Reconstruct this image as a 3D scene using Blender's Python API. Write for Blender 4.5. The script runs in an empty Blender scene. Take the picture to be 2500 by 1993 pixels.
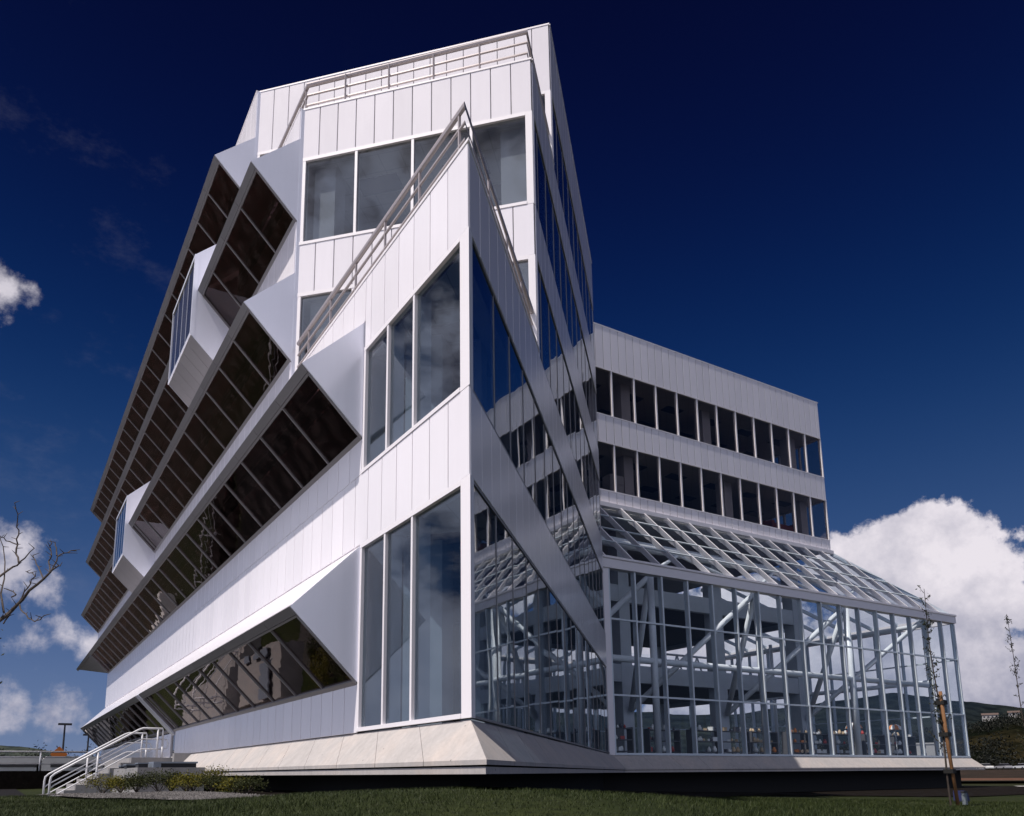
import bpy, bmesh, math, random
from mathutils import Vector, Matrix, noise
import numpy as np
random.seed(7); np.random.seed(7)
S2 = math.sqrt(0.5)
R = math.radians
sc = bpy.context.scene
col = sc.collection

# ------------------------------------------------------------------ camera
cam = bpy.data.cameras.new('camera'); camo = bpy.data.objects.new('camera', cam); col.objects.link(camo)
CR = Vector((0.85850621, -0.51275321, -0.00715743)); CU = Vector((-0.08929493, -0.16322221, 0.98254004)); CF = Vector((0.50496881, 0.8428776, 0.18591355))
CP = Vector((-5.47125, -9.34890, -0.74680))
m = Matrix.Identity(4)
for i in range(3):
    m[i][0] = CR[i]; m[i][1] = CU[i]; m[i][2] = -CF[i]; m[i][3] = CP[i]
camo.matrix_world = m
cam.sensor_width = 36.0; cam.sensor_fit = 'HORIZONTAL'
cam.lens = 1930.877 / 2500 * 36
cam.shift_x = (1250 - 1167.24) / 2500
cam.shift_y = (1523.25 - 996.5) / 2500
cam.clip_start = 0.05; cam.clip_end = 9000
sc.camera = camo

# ------------------------------------------------------------------ sky and sun
TO_SUN = Vector((-1.0, -0.1, 1.7)).normalized()
SUN_EL = math.asin(TO_SUN.z); SUN_AZ = math.atan2(TO_SUN.x, TO_SUN.y)
world = bpy.data.worlds.new('World'); sc.world = world; world.use_nodes = True
wt = world.node_tree; wt.nodes.clear()

class NT:
    """small helper for writing node graphs"""
    def __init__(s, t): s.t = t
    def n(s, kind, **kw):
        nd = s.t.nodes.new(kind)
        for k, v in kw.items():
            if k.startswith('i_'):
                nd.inputs[int(k[2:])].default_value = v
            else: setattr(nd, k, v)
        return nd
    def l(s, a, b): s.t.links.new(a, b)
    def math(s, op, a, b=None, c=None, clamp=False):
        nd = s.t.nodes.new('ShaderNodeMath'); nd.operation = op; nd.use_clamp = clamp
        for i, v in enumerate((a, b, c)):
            if v is None: continue
            if isinstance(v, (int, float)): nd.inputs[i].default_value = v
            else: s.l(v, nd.inputs[i])
        return nd.outputs[0]
    def vmath(s, op, a, b=None, out=0):
        nd = s.t.nodes.new('ShaderNodeVectorMath'); nd.operation = op
        for i, v in enumerate((a, b)):
            if v is None: continue
            if isinstance(v, (tuple, list)): nd.inputs[i].default_value = v
            else: s.l(v, nd.inputs[i])
        return nd.outputs[out]
    def mapr(s, v, a, b, c=0.0, d=1.0, smooth=False):
        nd = s.t.nodes.new('ShaderNodeMapRange'); nd.clamp = True
        if smooth: nd.interpolation_type = 'SMOOTHSTEP'
        s.l(v, nd.inputs[0])
        for i, x in enumerate((a, b, c, d)): nd.inputs[i + 1].default_value = x
        return nd.outputs[0]
    def mixc(s, f, a, b, blend='MIX'):
        nd = s.t.nodes.new('ShaderNodeMix'); nd.data_type = 'RGBA'; nd.blend_type = blend
        for i, v in ((0, f), (6, a), (7, b)):
            if isinstance(v, (int, float)): nd.inputs[i].default_value = v
            elif isinstance(v, (tuple, list)): nd.inputs[i].default_value = tuple(v) + ((1,) if len(v) == 3 else ())
            else: s.l(v, nd.inputs[i])
        return nd.outputs[2]
    def noise(s, vec, scale, detail=4, rough=0.55, dims='3D', w=0.0):
        nd = s.t.nodes.new('ShaderNodeTexNoise'); nd.noise_dimensions = dims
        if vec is not None: s.l(vec, nd.inputs['Vector'])
        nd.inputs['Scale'].default_value = scale; nd.inputs['Detail'].default_value = detail; nd.inputs['Roughness'].default_value = rough
        if dims == '4D': nd.inputs['W'].default_value = w
        return nd

W = NT(wt)
sky = W.n('ShaderNodeTexSky', sky_type='NISHITA', sun_disc=False, sun_elevation=SUN_EL, sun_rotation=SUN_AZ % (2 * math.pi), altitude=50.0, air_density=1.0, dust_density=0.15, ozone_density=3.0)
dirv = W.n('ShaderNodeTexCoord').outputs['Generated']
dirn = W.vmath('NORMALIZE', dirv)
sepd = W.n('ShaderNodeSeparateXYZ'); W.l(dirn, sepd.inputs[0])
SKY_GAMMA = 1.9; SKY_GAIN = 0.05
gam = W.n('ShaderNodeGamma'); W.l(sky.outputs[0], gam.inputs[0]); gam.inputs[1].default_value = SKY_GAMMA
hsv = W.n('ShaderNodeHueSaturation'); W.l(gam.outputs[0], hsv.inputs['Color']); hsv.inputs['Saturation'].default_value = 1.12; hsv.inputs['Value'].default_value = SKY_GAIN
# deep-blue slide-film rendering of a clear sky: pale blue at the horizon, navy overhead, the same all round
rmp = W.n('ShaderNodeValToRGB'); W.l(sepd.outputs[2], rmp.inputs[0]); rmp.color_ramp.interpolation = 'B_SPLINE'
RAMP = [(0.0, (1.5, 2.1, 3.8)), (0.06, (1.35, 1.95, 3.6)), (0.15, (.78, 1.35, 2.95)), (0.25, (.36, .86, 2.25)), (0.38, (.085, .40, 1.48)), (0.5, (.03, .17, .92)), (0.62, (.018, .06, .50)), (0.75, (.014, .024, .25)), (1.0, (.01, .018, .16))]
for i, (p_, c_) in enumerate(RAMP):
    e_ = rmp.color_ramp.elements[i] if i < 2 else rmp.color_ramp.elements.new(p_)
    if i < 2: e_.position = p_
    e_.color = (*[v / 4 for v in c_], 1)
rs_ = W.n('ShaderNodeVectorMath'); rs_.operation = 'SCALE'; W.l(rmp.outputs[0], rs_.inputs[0]); rs_.inputs['Scale'].default_value = 3.75
skyc = W.mixc(0.9, hsv.outputs[0], rs_.outputs[0])
# cumulus heaps: (direction, angular radius)
HEAPS = [((0.812, 0.526, 0.236), .045), ((0.8228, 0.5015, 0.246), .040), ((0.8502, 0.458, 0.244), .045), ((0.8438, 0.4914, 0.2155), .073), ((0.8747, 0.4381, 0.2075), .058),
         ((0.8768, 0.4601, 0.1395), .085), ((0.8945, 0.4105, 0.165), .036), ((0.8528, 0.5068, 0.126), .085), ((0.8076, 0.5797, 0.1085), .075), ((0.9036, 0.4164, 0.085), .07),
         ((0.77, 0.63, 0.085), .085), ((0.74, 0.655, 0.16), .085), ((0.66, 0.73, 0.16), .09), ((0.60, 0.79, 0.08), .09), ((0.71, 0.70, 0.09), .075), ((0.93, 0.34, 0.07), .08),
         ((-0.0347, 0.8711, 0.4899), .026), ((-0.0021, 0.975, 0.2223), .042), ((0.0268, 0.9778, 0.2079), .03), ((-0.05, .97, .21), .05), ((0.0203, 0.9886, 0.1492), .034), ((0.0477, 0.9866, 0.1558), .026),
         ((0.0810, 0.9855, 0.1464), .026), ((0.0072, 0.997, 0.0773), .026), ((0.051, 0.9961, 0.072), .03), ((0.0668, 0.9948, 0.0771), .024)]
wob = W.noise(dirn, 11.0, 9, 0.62).outputs['Fac']
wob2 = W.noise(dirn, 34.0, 5, 0.6).outputs['Fac']
wobv = W.math('ADD', W.mapr(wob, 0.3, 0.7, -1.0, 1.0), W.mapr(wob2, 0.3, 0.7, -0.35, 0.35))
best = None; bestl = None
for c, r in HEAPS:
    c = Vector(c).normalized()
    d = W.vmath('DISTANCE', dirn, tuple(c), out=1)
    f = W.math('MULTIPLY_ADD', d, -1.0 / r, 1.0)
    if c.x > 0.4: best = f if best is None else W.math('SMOOTH_MAX', best, f, 0.25)
    else: bestl = f if bestl is None else W.math('SMOOTH_MAX', bestl, f, 0.25)
heapl = W.math('MULTIPLY_ADD', wobv, 0.85, bestl)
heap = W.math('MULTIPLY_ADD', wobv, 0.40, best)
# broken cumulus out of view, left and behind, added to fill shaded walls
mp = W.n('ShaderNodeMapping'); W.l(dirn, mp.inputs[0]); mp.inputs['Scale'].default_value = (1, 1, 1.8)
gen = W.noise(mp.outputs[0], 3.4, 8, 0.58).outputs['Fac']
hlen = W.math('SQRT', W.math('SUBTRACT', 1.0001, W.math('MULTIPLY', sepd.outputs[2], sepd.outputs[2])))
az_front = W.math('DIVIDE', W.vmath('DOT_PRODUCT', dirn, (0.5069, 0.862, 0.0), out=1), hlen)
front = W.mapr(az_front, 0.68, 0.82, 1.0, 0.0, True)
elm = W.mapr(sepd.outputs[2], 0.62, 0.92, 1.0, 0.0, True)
fill_bank = W.mapr(W.math('DIVIDE', W.vmath('DOT_PRODUCT', dirn, (-0.95, -0.3, 0.0), out=1), hlen), -0.45, 0.35, 0.0, 1.0, True)
fill_cl = W.math('MULTIPLY', W.math('MULTIPLY', W.mapr(gen, 0.35, 0.46, 0, 1, True), elm), W.math('MULTIPLY', front, fill_bank))
leftd = W.mapr(az_front, 0.82, 0.86, 1.0, 1.0)
hcl = W.math('MAXIMUM', W.mapr(heap, 0.0, 0.24, 0, 1, True), W.mapr(heapl, -0.1, 1.0, 0, 0.92, True))
cover = W.math('MAXIMUM', fill_cl, hcl)
# body of the cloud: white tops, grey-lavender hollows
hol = W.noise(dirn, 21.0, 8, 0.62).outputs['Fac']
hol2 = W.noise(dirn, 5.5, 3, 0.5).outputs['Fac']
shade = W.math('MULTIPLY_ADD', W.mapr(hol, 0.32, 0.68), 0.55, W.math('MULTIPLY', W.mapr(hol2, 0.38, 0.62), 0.35))
lowd = W.mapr(sepd.outputs[2], 0.06, 0.24, -0.12, 0.42)
shade = W.math('ADD', shade, lowd, clamp=True)
cc = W.mixc(shade, (2.5, 2.6, 3.6), (8.0, 7.5, 8.0))
wisp = W.noise(mp.outputs[0], 5.5, 6, 0.6).outputs['Fac']
wispf = W.math('MULTIPLY', W.mapr(wisp, 0.50, 0.75, 0, 0.55, True), W.mapr(sepd.outputs[2], 0.28, 0.05, 0, 1, True))
veil = W.noise(mp.outputs[0], 7.0, 8, 0.68).outputs['Fac']
wispf = W.math('MAXIMUM', wispf, W.math('MULTIPLY', W.mapr(veil, 0.52, 0.80, 0, 0.10, True), W.mapr(W.vmath('DOT_PRODUCT', dirn, (0.862, -0.507, 0.0), out=1), -0.08, -0.32, 0, 1, True)))
skyw = W.mixc(wispf, skyc, (3.0, 3.1, 3.9))
cc = W.mixc(W.math('MULTIPLY', fill_cl, 0.8), cc, W.mixc(W.mapr(gen, 0.42, 0.66), (4.4, 5.0, 7.2), (9.4, 10.0, 12.6)))  # unseen fill clouds made bluer and brighter than the visible ones
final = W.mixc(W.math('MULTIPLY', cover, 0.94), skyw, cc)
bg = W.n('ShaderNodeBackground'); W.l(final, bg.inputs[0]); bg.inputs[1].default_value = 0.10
wo = W.n('ShaderNodeOutputWorld'); W.l(bg.outputs[0], wo.inputs[0])

sun = bpy.data.lights.new('sun', 'SUN'); sun.energy = 4.35; sun.angle = R(0.53); sun.color = (1.0, 0.92, 0.855)
suno = bpy.data.objects.new('sun', sun); col.objects.link(suno)
suno.rotation_euler = (-TO_SUN).to_track_quat('-Z', 'Y').to_euler(); suno.location = (-30, -5, 60)

sc.view_settings.view_transform = 'Standard'; sc.view_settings.look = 'None'
sc.view_settings.exposure = 0.12; sc.view_settings.gamma = 1.0; sc.view_settings.use_curve_mapping = False
sc.cycles.max_bounces = 10; sc.cycles.transparent_max_bounces = 32; sc.cycles.glossy_bounces = 6; sc.cycles.diffuse_bounces = 4
sc.cycles.caustics_reflective = False; sc.cycles.caustics_refractive = False

# ------------------------------------------------------------------ materials
MATS = {}
def newmat(name):
    mt = bpy.data.materials.new(name); mt.use_nodes = True; MATS[name] = mt
    t = mt.node_tree; b = t.nodes['Principled BSDF']
    return mt, NT(t), b
def simple(name, c, rough=0.6, metal=0.0, var=0.0, nscale=0.0, namp=0.0, bump=0.0, spec=None):
    mt, N, b = newmat(name)
    b.inputs['Roughness'].default_value = rough; b.inputs['Metallic'].default_value = metal
    if spec is not None: b.inputs['Specular IOR Level'].default_value = spec
    cur = None
    if var or namp:
        v = 1.0
        if var:
            oi = N.n('ShaderNodeObjectInfo'); v = N.mapr(oi.outputs['Random'], 0, 1, 1 - var, 1 + var)
        if namp:
            tc = N.n('ShaderNodeTexCoord'); ge = N.n('ShaderNodeNewGeometry')
            nz = N.noise(ge.outputs['Position'], nscale, 6, 0.6)
            w = N.mapr(nz.outputs['Fac'], 0.3, 0.7, 1 - namp, 1 + namp)
            v = w if v == 1.0 else N.math('MULTIPLY', v, w)
            if bump:
                bp = N.n('ShaderNodeBump'); bp.inputs['Strength'].default_value = bump; bp.inputs['Distance'].default_value = 0.02
                N.l(nz.outputs['Fac'], bp.inputs['Height']); N.l(bp.outputs[0], b.inputs['Normal'])
        nd = N.n('ShaderNodeVectorMath'); nd.operation = 'SCALE'; nd.inputs[0].default_value = c; N.l(v, nd.inputs['Scale'])
        N.l(nd.outputs[0], b.inputs['Base Color'])
    else:
        b.inputs['Base Color'].default_value = (*c, 1)
    return mt

def metal_panel(name, c, rough, metal, wav):
    mt, N, b = newmat(name)
    oi = N.n('ShaderNodeObjectInfo'); ge = N.n('ShaderNodeNewGeometry')
    v = N.mapr(oi.outputs['Random'], 0, 1, 0.96, 1.03)
    mp = N.n('ShaderNodeMapping'); N.l(ge.outputs['Position'], mp.inputs[0]); mp.inputs['Scale'].default_value = (5, 5, 0.5)
    st = N.noise(mp.outputs[0], 1.6, 4, 0.6)
    v = N.math('MULTIPLY', v, N.mapr(st.outputs['Fac'], 0.3, 0.7, 0.985, 1.01))
    dirt = N.noise(ge.outputs['Position'], 0.7, 5, 0.6)
    v = N.math('MULTIPLY', v, N.mapr(dirt.outputs['Fac'], 0.3, 0.7, 0.985, 1.01))
    nd = N.n('ShaderNodeVectorMath'); nd.operation = 'SCALE'; nd.inputs[0].default_value = c; N.l(v, nd.inputs['Scale'])
    N.l(nd.outputs[0], b.inputs['Base Color'])
    b.inputs['Metallic'].default_value = metal
    N.l(N.mapr(dirt.outputs['Fac'], 0.3, 0.7, rough - 0.015, rough + 0.02), b.inputs['Roughness'])
    bp = N.n('ShaderNodeBump'); bp.inputs['Strength'].default_value = wav; bp.inputs['Distance'].default_value = 0.012
    N.l(st.outputs['Fac'], bp.inputs['Height']); N.l(bp.outputs[0], b.inputs['Normal'])
    return mt

def glass(name, tint, f0, refl=(1, 1, 1), wav=0.15, wsc=1.3, dirt=0.0):
    mt = bpy.data.materials.new(name); mt.use_nodes = True; MATS[name] = mt
    t = mt.node_tree; t.nodes.clear(); N = NT(t)
    ge = N.n('ShaderNodeNewGeometry')
    nz = N.noise(ge.outputs['Position'], wsc, 2, 0.5)
    bp = N.n('ShaderNodeBump'); bp.inputs['Strength'].default_value = wav; bp.inputs['Distance'].default_value = 0.02
    N.l(nz.outputs['Fac'], bp.inputs['Height'])
    # every pane sits a hair out of plane
    oi = N.n('ShaderNodeObjectInfo'); rx = N.math('FRACT', N.math('MULTIPLY', oi.outputs['Random'], 7.31)); ry = N.math('FRACT', N.math('MULTIPLY', oi.outputs['Random'], 31.7)); rz = N.math('FRACT', N.math('MULTIPLY', oi.outputs['Random'], 113.1))
    cx_ = N.n('ShaderNodeCombineXYZ'); N.l(rx, cx_.inputs[0]); N.l(ry, cx_.inputs[1]); N.l(rz, cx_.inputs[2])
    off_ = N.n('ShaderNodeVectorMath'); off_.operation = 'SCALE'; N.l(N.vmath('SUBTRACT', cx_.outputs[0], (.5, .5, .5)), off_.inputs[0]); off_.inputs['Scale'].default_value = 0.012
    nrm_ = N.vmath('NORMALIZE', N.vmath('ADD', bp.outputs[0], off_.outputs[0]))
    tr = N.n('ShaderNodeBsdfTransparent'); tr.inputs[0].default_value = (*tint, 1)
    gl = N.n('ShaderNodeBsdfGlossy'); gl.inputs['Roughness'].default_value = 0.012; gl.inputs[0].default_value = (*refl, 1)
    N.l(nrm_, gl.inputs['Normal'])
    lw = N.n('ShaderNodeLayerWeight'); lw.inputs[0].default_value = 0.5
    f = N.math('MULTIPLY_ADD', N.math('POWER', lw.outputs['Facing'], 5.0), 1 - f0, f0, clamp=True)
    mx = N.n('ShaderNodeMixShader'); N.l(f, mx.inputs[0]); N.l(tr.outputs[0], mx.inputs[1]); N.l(gl.outputs[0], mx.inputs[2])
    o = N.n('ShaderNodeOutputMaterial')
    if dirt:
        df = N.n('ShaderNodeBsdfDiffuse'); df.inputs[0].default_value = (.5, .38, .36, 1)
        mx2 = N.n('ShaderNodeMixShader'); dn = N.noise(ge.outputs['Position'], 2.5, 6, 0.65)
        N.l(N.mapr(dn.outputs['Fac'], 0.45, 0.8, 0, dirt), mx2.inputs[0]); N.l(mx.outputs[0], mx2.inputs[1]); N.l(df.outputs[0], mx2.inputs[2])
        N.l(mx2.outputs[0], o.inputs[0])
    else: N.l(mx.outputs[0], o.inputs[0])
    return mt

def leafmat(name, c1, c2, trans=0.25):
    mt, N, b = newmat(name)
    ge = N.n('ShaderNodeNewGeometry')
    N.l(N.mixc(ge.outputs['Random Per Island'], c1, c2), b.inputs['Base Color'])
    b.inputs['Roughness'].default_value = 0.6; b.inputs['Specular IOR Level'].default_value = 0.2
    return mt

metal_panel('panel', (0.86, 0.83, 0.87), 0.17, 0.0, 0.05)
metal_panel('panel_smooth', (0.80, 0.82, 0.92), 0.22, 0.12, 0.02)
simple('trim', (0.84, 0.81, 0.84), 0.4, 0.0, 0.03)
simple('pod_frame', (0.24, 0.23, 0.24), 0.45, 0.2, 0.03)
simple('fascia', (0.20, 0.195, 0.205), 0.5, 0.1, 0.06)
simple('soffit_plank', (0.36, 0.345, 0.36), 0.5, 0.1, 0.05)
simple('joint_dark', (0.05, 0.05, 0.055), 0.8)
simple('rail_paint', (0.46, 0.41, 0.41), 0.35, 0.3)
simple('rail_white', (0.66, 0.66, 0.69), 0.35)
simple('steel_tube', (0.62, 0.69, 0.75), 0.4, 0.0, 0.04)
simple('frame_concrete', (0.50, 0.53, 0.57), 0.8, 0, 0.0, 1.5, 0.06)
simple('plaster', (0.55, 0.54, 0.55), 0.85)
simple('core_wall', (0.13, 0.125, 0.13), 0.85)
simple('light_panel', (0.10, 0.10, 0.11), 0.5)
simple('recess_shade', (0.012, 0.012, 0.012), 0.95)  # near black: shade under the plinth lip put into the colour
simple('carpet', (0.10, 0.095, 0.09), 0.95)
simple('wood_orange', (0.42, 0.16, 0.06), 0.5, 0, 0.1, 4, 0.15)
simple('couch_red', (0.22, 0.05, 0.03), 0.8)
simple('cabinet_grey', (0.38, 0.38, 0.38), 0.5)
glass('glass_prow', (0.62, 0.69, 0.74), 0.065, wav=0.10, wsc=1.0)
glass('glass_pod', (0.40, 0.28, 0.28), 0.05, (.92, .87, .87), wav=0.30, wsc=0.8, dirt=0.05)
glass('glass_bay', (0.25, 0.30, 0.36), 0.30, wav=0.12)
glass('glass_wing', (0.78, 0.76, 0.76), 0.022, wav=0.05)
glass('glass_side', (0.56, 0.62, 0.68), 0.17, (.95, .98, 1), wav=0.13, wsc=0.6)
glass('glass_atrium', (0.94, 0.96, 0.975), 0.012, wav=0.06)
glass('glass_end', (0.72, 0.75, 0.77), 0.11, wav=0.12, wsc=0.8)
simple('joint_grey', (0.19, 0.185, 0.19), 0.8)
simple('tube_white', (0.80, 0.83, 0.86), 0.4, 0.0, 0.04)

def concrete(name, c, lines=None):
    mt, N, b = newmat(name)
    ge = N.n('ShaderNodeNewGeometry')
    n1 = N.noise(ge.outputs['Position'], 0.9, 8, 0.65); n2 = N.noise(ge.outputs['Position'], 22, 4, 0.6)
    mp = N.n('ShaderNodeMapping'); N.l(ge.outputs['Position'], mp.inputs[0]); mp.inputs['Scale'].default_value = (6, 6, 0.6)
    n3 = N.noise(mp.outputs[0], 1.2, 5, 0.6)
    v = N.math('MULTIPLY', N.mapr(n1.outputs['Fac'], 0.3, 0.7, 0.86, 1.1), N.mapr(n2.outputs['Fac'], 0.3, 0.7, 0.94, 1.05))
    v = N.math('MULTIPLY', v, N.mapr(n3.outputs['Fac'], 0.3, 0.7, 0.90, 1.06))
    warm = N.mixc(N.mapr(n1.outputs['Fac'], 0.45, 0.75, 0, 0.5), c, (c[0] * 1.0, c[1] * 0.86, c[2] * 0.74))
    nd = N.n('ShaderNodeVectorMath'); nd.operation = 'SCALE'; N.l(warm, nd.inputs[0]); N.l(v, nd.inputs['Scale'])
    # small tie holes and pits
    vo = N.n('ShaderNodeTexVoronoi'); N.l(ge.outputs['Position'], vo.inputs['Vector']); vo.inputs['Scale'].default_value = 3.4
    pit = N.mapr(vo.outputs['Distance'], 0.035, 0.06, 0.35, 1.0)
    nd2 = N.n('ShaderNodeVectorMath'); nd2.operation = 'SCALE'; N.l(nd.outputs[0], nd2.inputs[0]); N.l(pit, nd2.inputs['Scale'])
    N.l(nd2.outputs[0], b.inputs['Base Color']); b.inputs['Roughness'].default_value = 0.85
    bp = N.n('ShaderNodeBump'); bp.inputs['Strength'].default_value = 0.25; bp.inputs['Distance'].default_value = 0.01
    N.l(N.math('ADD', n2.outputs['Fac'], n3.outputs['Fac']), bp.inputs['Height']); N.l(bp.outputs[0], b.inputs['Normal'])
    return mt
concrete('concrete_apron', (0.45, 0.424, 0.412))
concrete('concrete_grey', (0.29, 0.285, 0.29))
concrete('concrete_pale', (0.42, 0.41, 0.41))

def ceiling_mat():
    mt, N, b = newmat('ceiling_tile')
    ge = N.n('ShaderNodeNewGeometry'); sp = N.n('ShaderNodeSeparateXYZ'); N.l(ge.outputs['Position'], sp.inputs[0])
    u = N.math('MULTIPLY', N.math('ADD', sp.outputs[0], sp.outputs[1]), S2 / 0.6); v = N.math('MULTIPLY', N.math('SUBTRACT', sp.outputs[0], sp.outputs[1]), S2 / 0.6)
    lu = N.math('LESS_THAN', N.math('FRACT', N.math('ADD', u, 100.0)), 0.03); lv = N.math('LESS_THAN', N.math('FRACT', N.math('ADD', v, 100.0)), 0.03)
    ln = N.math('MAXIMUM', lu, lv)
    N.l(N.mixc(ln, (.60, .60, .60), (.40, .40, .40)), b.inputs['Base Color']); b.inputs['Roughness'].default_value = 0.9
ceiling_mat()

# ------------------------------------------------------------------ mesh helpers
class MB:
    def __init__(s): s.v = []; s.f = []
    def add(s, vs, fs):
        o = len(s.v); s.v += [tuple(v) for v in vs]; s.f += [tuple(i + o for i in f) for f in fs]; return s
    def obox(s, o, ex, ey, ez, a0, a1, b0, b1, c0, c1):
        o = Vector(o); ex = Vector(ex); ey = Vector(ey); ez = Vector(ez)
        vs = [o + ex * a + ey * b + ez * c for c in (c0, c1) for (a, b) in ((a0, b0), (a1, b0), (a1, b1), (a0, b1))]
        fs = [(3, 2, 1, 0), (4, 5, 6, 7), (0, 1, 5, 4), (1, 2, 6, 5), (2, 3, 7, 6), (3, 0, 4, 7)]
        if ex.cross(ey).dot(ez) * (a1 - a0) * (b1 - b0) * (c1 - c0) < 0: fs = [f[::-1] for f in fs]
        return s.add(vs, fs)
    def box(s, x0, x1, y0, y1, z0, z1): return s.obox((0, 0, 0), (1, 0, 0), (0, 1, 0), (0, 0, 1), x0, x1, y0, y1, z0, z1)
    def prism(s, pts, vec):
        """closed solid from a planar polygon swept along vec"""
        pts = [Vector(p) for p in pts]; vec = Vector(vec); n = len(pts)
        nrm = Vector((0, 0, 0))
        for i in range(n): nrm += (pts[i] - pts[0]).cross(pts[(i + 1) % n] - pts[0])
        if nrm.dot(vec) > 0: pts = pts[::-1]
        vs = pts + [p + vec for p in pts]
        fs = [tuple(range(n)), tuple(range(2 * n - 1, n - 1, -1))]
        for i in range(n):
            j = (i + 1) % n; fs.append((j, i, i + n, j + n))
        return s.add(vs, fs)
    def tube(s, pts, r, n=10, r1=None, cap=True):
        pts = [Vector(p) for p in pts]; m_ = len(pts); rs = [r + ((r1 if r1 is not None else r) - r) * i / max(1, m_ - 1) for i in range(m_)]
        base = len(s.v); ref = None
        for i, p in enumerate(pts):
            d = (pts[min(i + 1, m_ - 1)] - pts[max(i - 1, 0)])
            if d.length < 1e-9: d = Vector((0, 0, 1))
            d.normalize()
            if ref is None or abs(ref.dot(d)) > 0.98:
                ref = Vector((0, 0, 1)) if abs(d.z) < 0.9 else Vector((1, 0, 0))
            a = (ref - d * ref.dot(d)).normalized(); b = d.cross(a); ref = a
            for k in range(n):
                t = 2 * math.pi * k / n; s.v.append(tuple(p + (a * math.cos(t) + b * math.sin(t)) * rs[i]))
        for i in range(m_ - 1):
            for k in range(n):
                k2 = (k + 1) % n; s.f.append((base + i * n + k, base + i * n + k2, base + (i + 1) * n + k2, base + (i + 1) * n + k))
        if cap:
            s.f.append(tuple(base + k for k in range(n))[::-1]); s.f.append(tuple(base + (m_ - 1) * n + k for k in range(n)))
        return s

def mesh(name, mb, mat, smooth=False):
    me = bpy.data.meshes.new(name); me.from_pydata(mb.v, [], mb.f)
    me.materials.append(MATS[mat])
    if smooth:
        for p in me.polygons: p.use_smooth = True
    me.update(); return me
def link(name, data, parent=None):
    o = bpy.data.objects.new(name, data); col.objects.link(o)
    if parent is not None: o.parent = parent
    return o
def obj(name, mb, mat, parent=None, smooth=False, kind=None):
    o = link(name, mesh(name, mb, mat, smooth), parent)
    if smooth:
        bv = o.modifiers.new('ws', 'WEIGHTED_NORMAL') if False else None
    if kind: o['kind'] = kind
    return o
def tag(o, label, cat, group=None):
    o['label'] = label; o['category'] = cat
    if group: o['group'] = group
    return o
def thing(name, label, cat, loc=(0, 0, 0), group=None):
    o = link(name, None); o.location = loc; return tag(o, label, cat, group)
def inv(parent, o):
    """keep world coordinates of a child built in world space under an empty that has a location"""
    o.matrix_parent_inverse = Matrix.Translation(parent.location).inverted(); return o
def copy_tree(o, parent=None):
    c = o.copy(); col.objects.link(c)
    if parent is not None: c.parent = parent; c.matrix_parent_inverse = o.matrix_parent_inverse.copy()
    for ch in list(o.children): copy_tree(ch, c)
    return c

class Wall:
    def __init__(s, o, d, n): s.o = Vector((*o, 0)); s.d = Vector((*d, 0)); s.n = Vector((*n, 0))
    def box(s, mb, s0, s1, z0, z1, n0, n1): return mb.obox(s.o, s.d, s.n, (0, 0, 1), s0, s1, n0, n1, z0, z1)
    def pt(s, a, z, n=0.0): return s.o + s.d * a + s.n * n + Vector((0, 0, z))
    def mat(s, a, z, n=0.0):
        p = s.pt(a, z, n); M = Matrix.Identity(4)
        for i in range(3): M[i][0] = s.d[i]; M[i][1] = s.n[i]; M[i][2] = (0, 0, 1)[i]; M[i][3] = p[i]
        return M
_pc = {}
def panel_mesh(w, h, mat, t=0.03):
    k = (round(w, 3), round(h, 3), mat, t)
    if k not in _pc:
        mb = MB(); b = 0.006; hw, hh = w / 2, h / 2
        # shallow tray with bevelled front edges; local x along wall, y outward, z up
        for y, e in ((0, 0), (t - b, 0), (t, b)):
            mb.v += [(-hw + e, y, -hh + e), (hw - e, y, -hh + e), (hw - e, y, hh - e), (-hw + e, y, hh - e)]
        mb.f += [(8, 11, 10, 9), (0, 1, 2, 3)]
        for L in (0, 4):
            for i in range(4):
                j = (i + 1) % 4; mb.f.append((L + j, L + i, L + 4 + i, L + 4 + j))
        _pc[k] = mesh('panel', mb, mat)
    return _pc[k]
def local_obj(name, data, wall, a, z, n, parent):
    o = link(name, data, parent); o.matrix_basis = wall.mat(a, z, n); return o
def panel_row(parent, wall, s0, s1, z0, z1, pitch, single_until=1e9, start=None, mat='panel', gap=0.022, n0=0.0, bs=0.0):
    """metal panels side by side on a dark backing; the far, unreadable ones are joined into one part"""
    bk = MB(); wall.box(bk, s0 + bs, s1, z0 + .01, z1 - .01, -0.14, n0 - 0.002); obj('backing', bk, 'joint_grey', parent)
    e = [s0]; x = start if start is not None else s0 + pitch
    while x < s1 - 0.08: e.append(x); x += pitch
    e.append(s1)
    far = MB(); far_n = 0
    for a, b in zip(e[:-1], e[1:]):
        w = b - a - gap; h = z1 - z0
        if a < single_until:
            local_obj('panel', panel_mesh(w, h, mat), wall, (a + b) / 2, (z0 + z1) / 2, n0, parent)
        else:
            wall.box(far, a + gap / 2, b - gap / 2, z0, z1, n0, n0 + 0.03); far_n += 1
    if far_n: obj('panel', far, mat, parent, kind='stuff')

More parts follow.
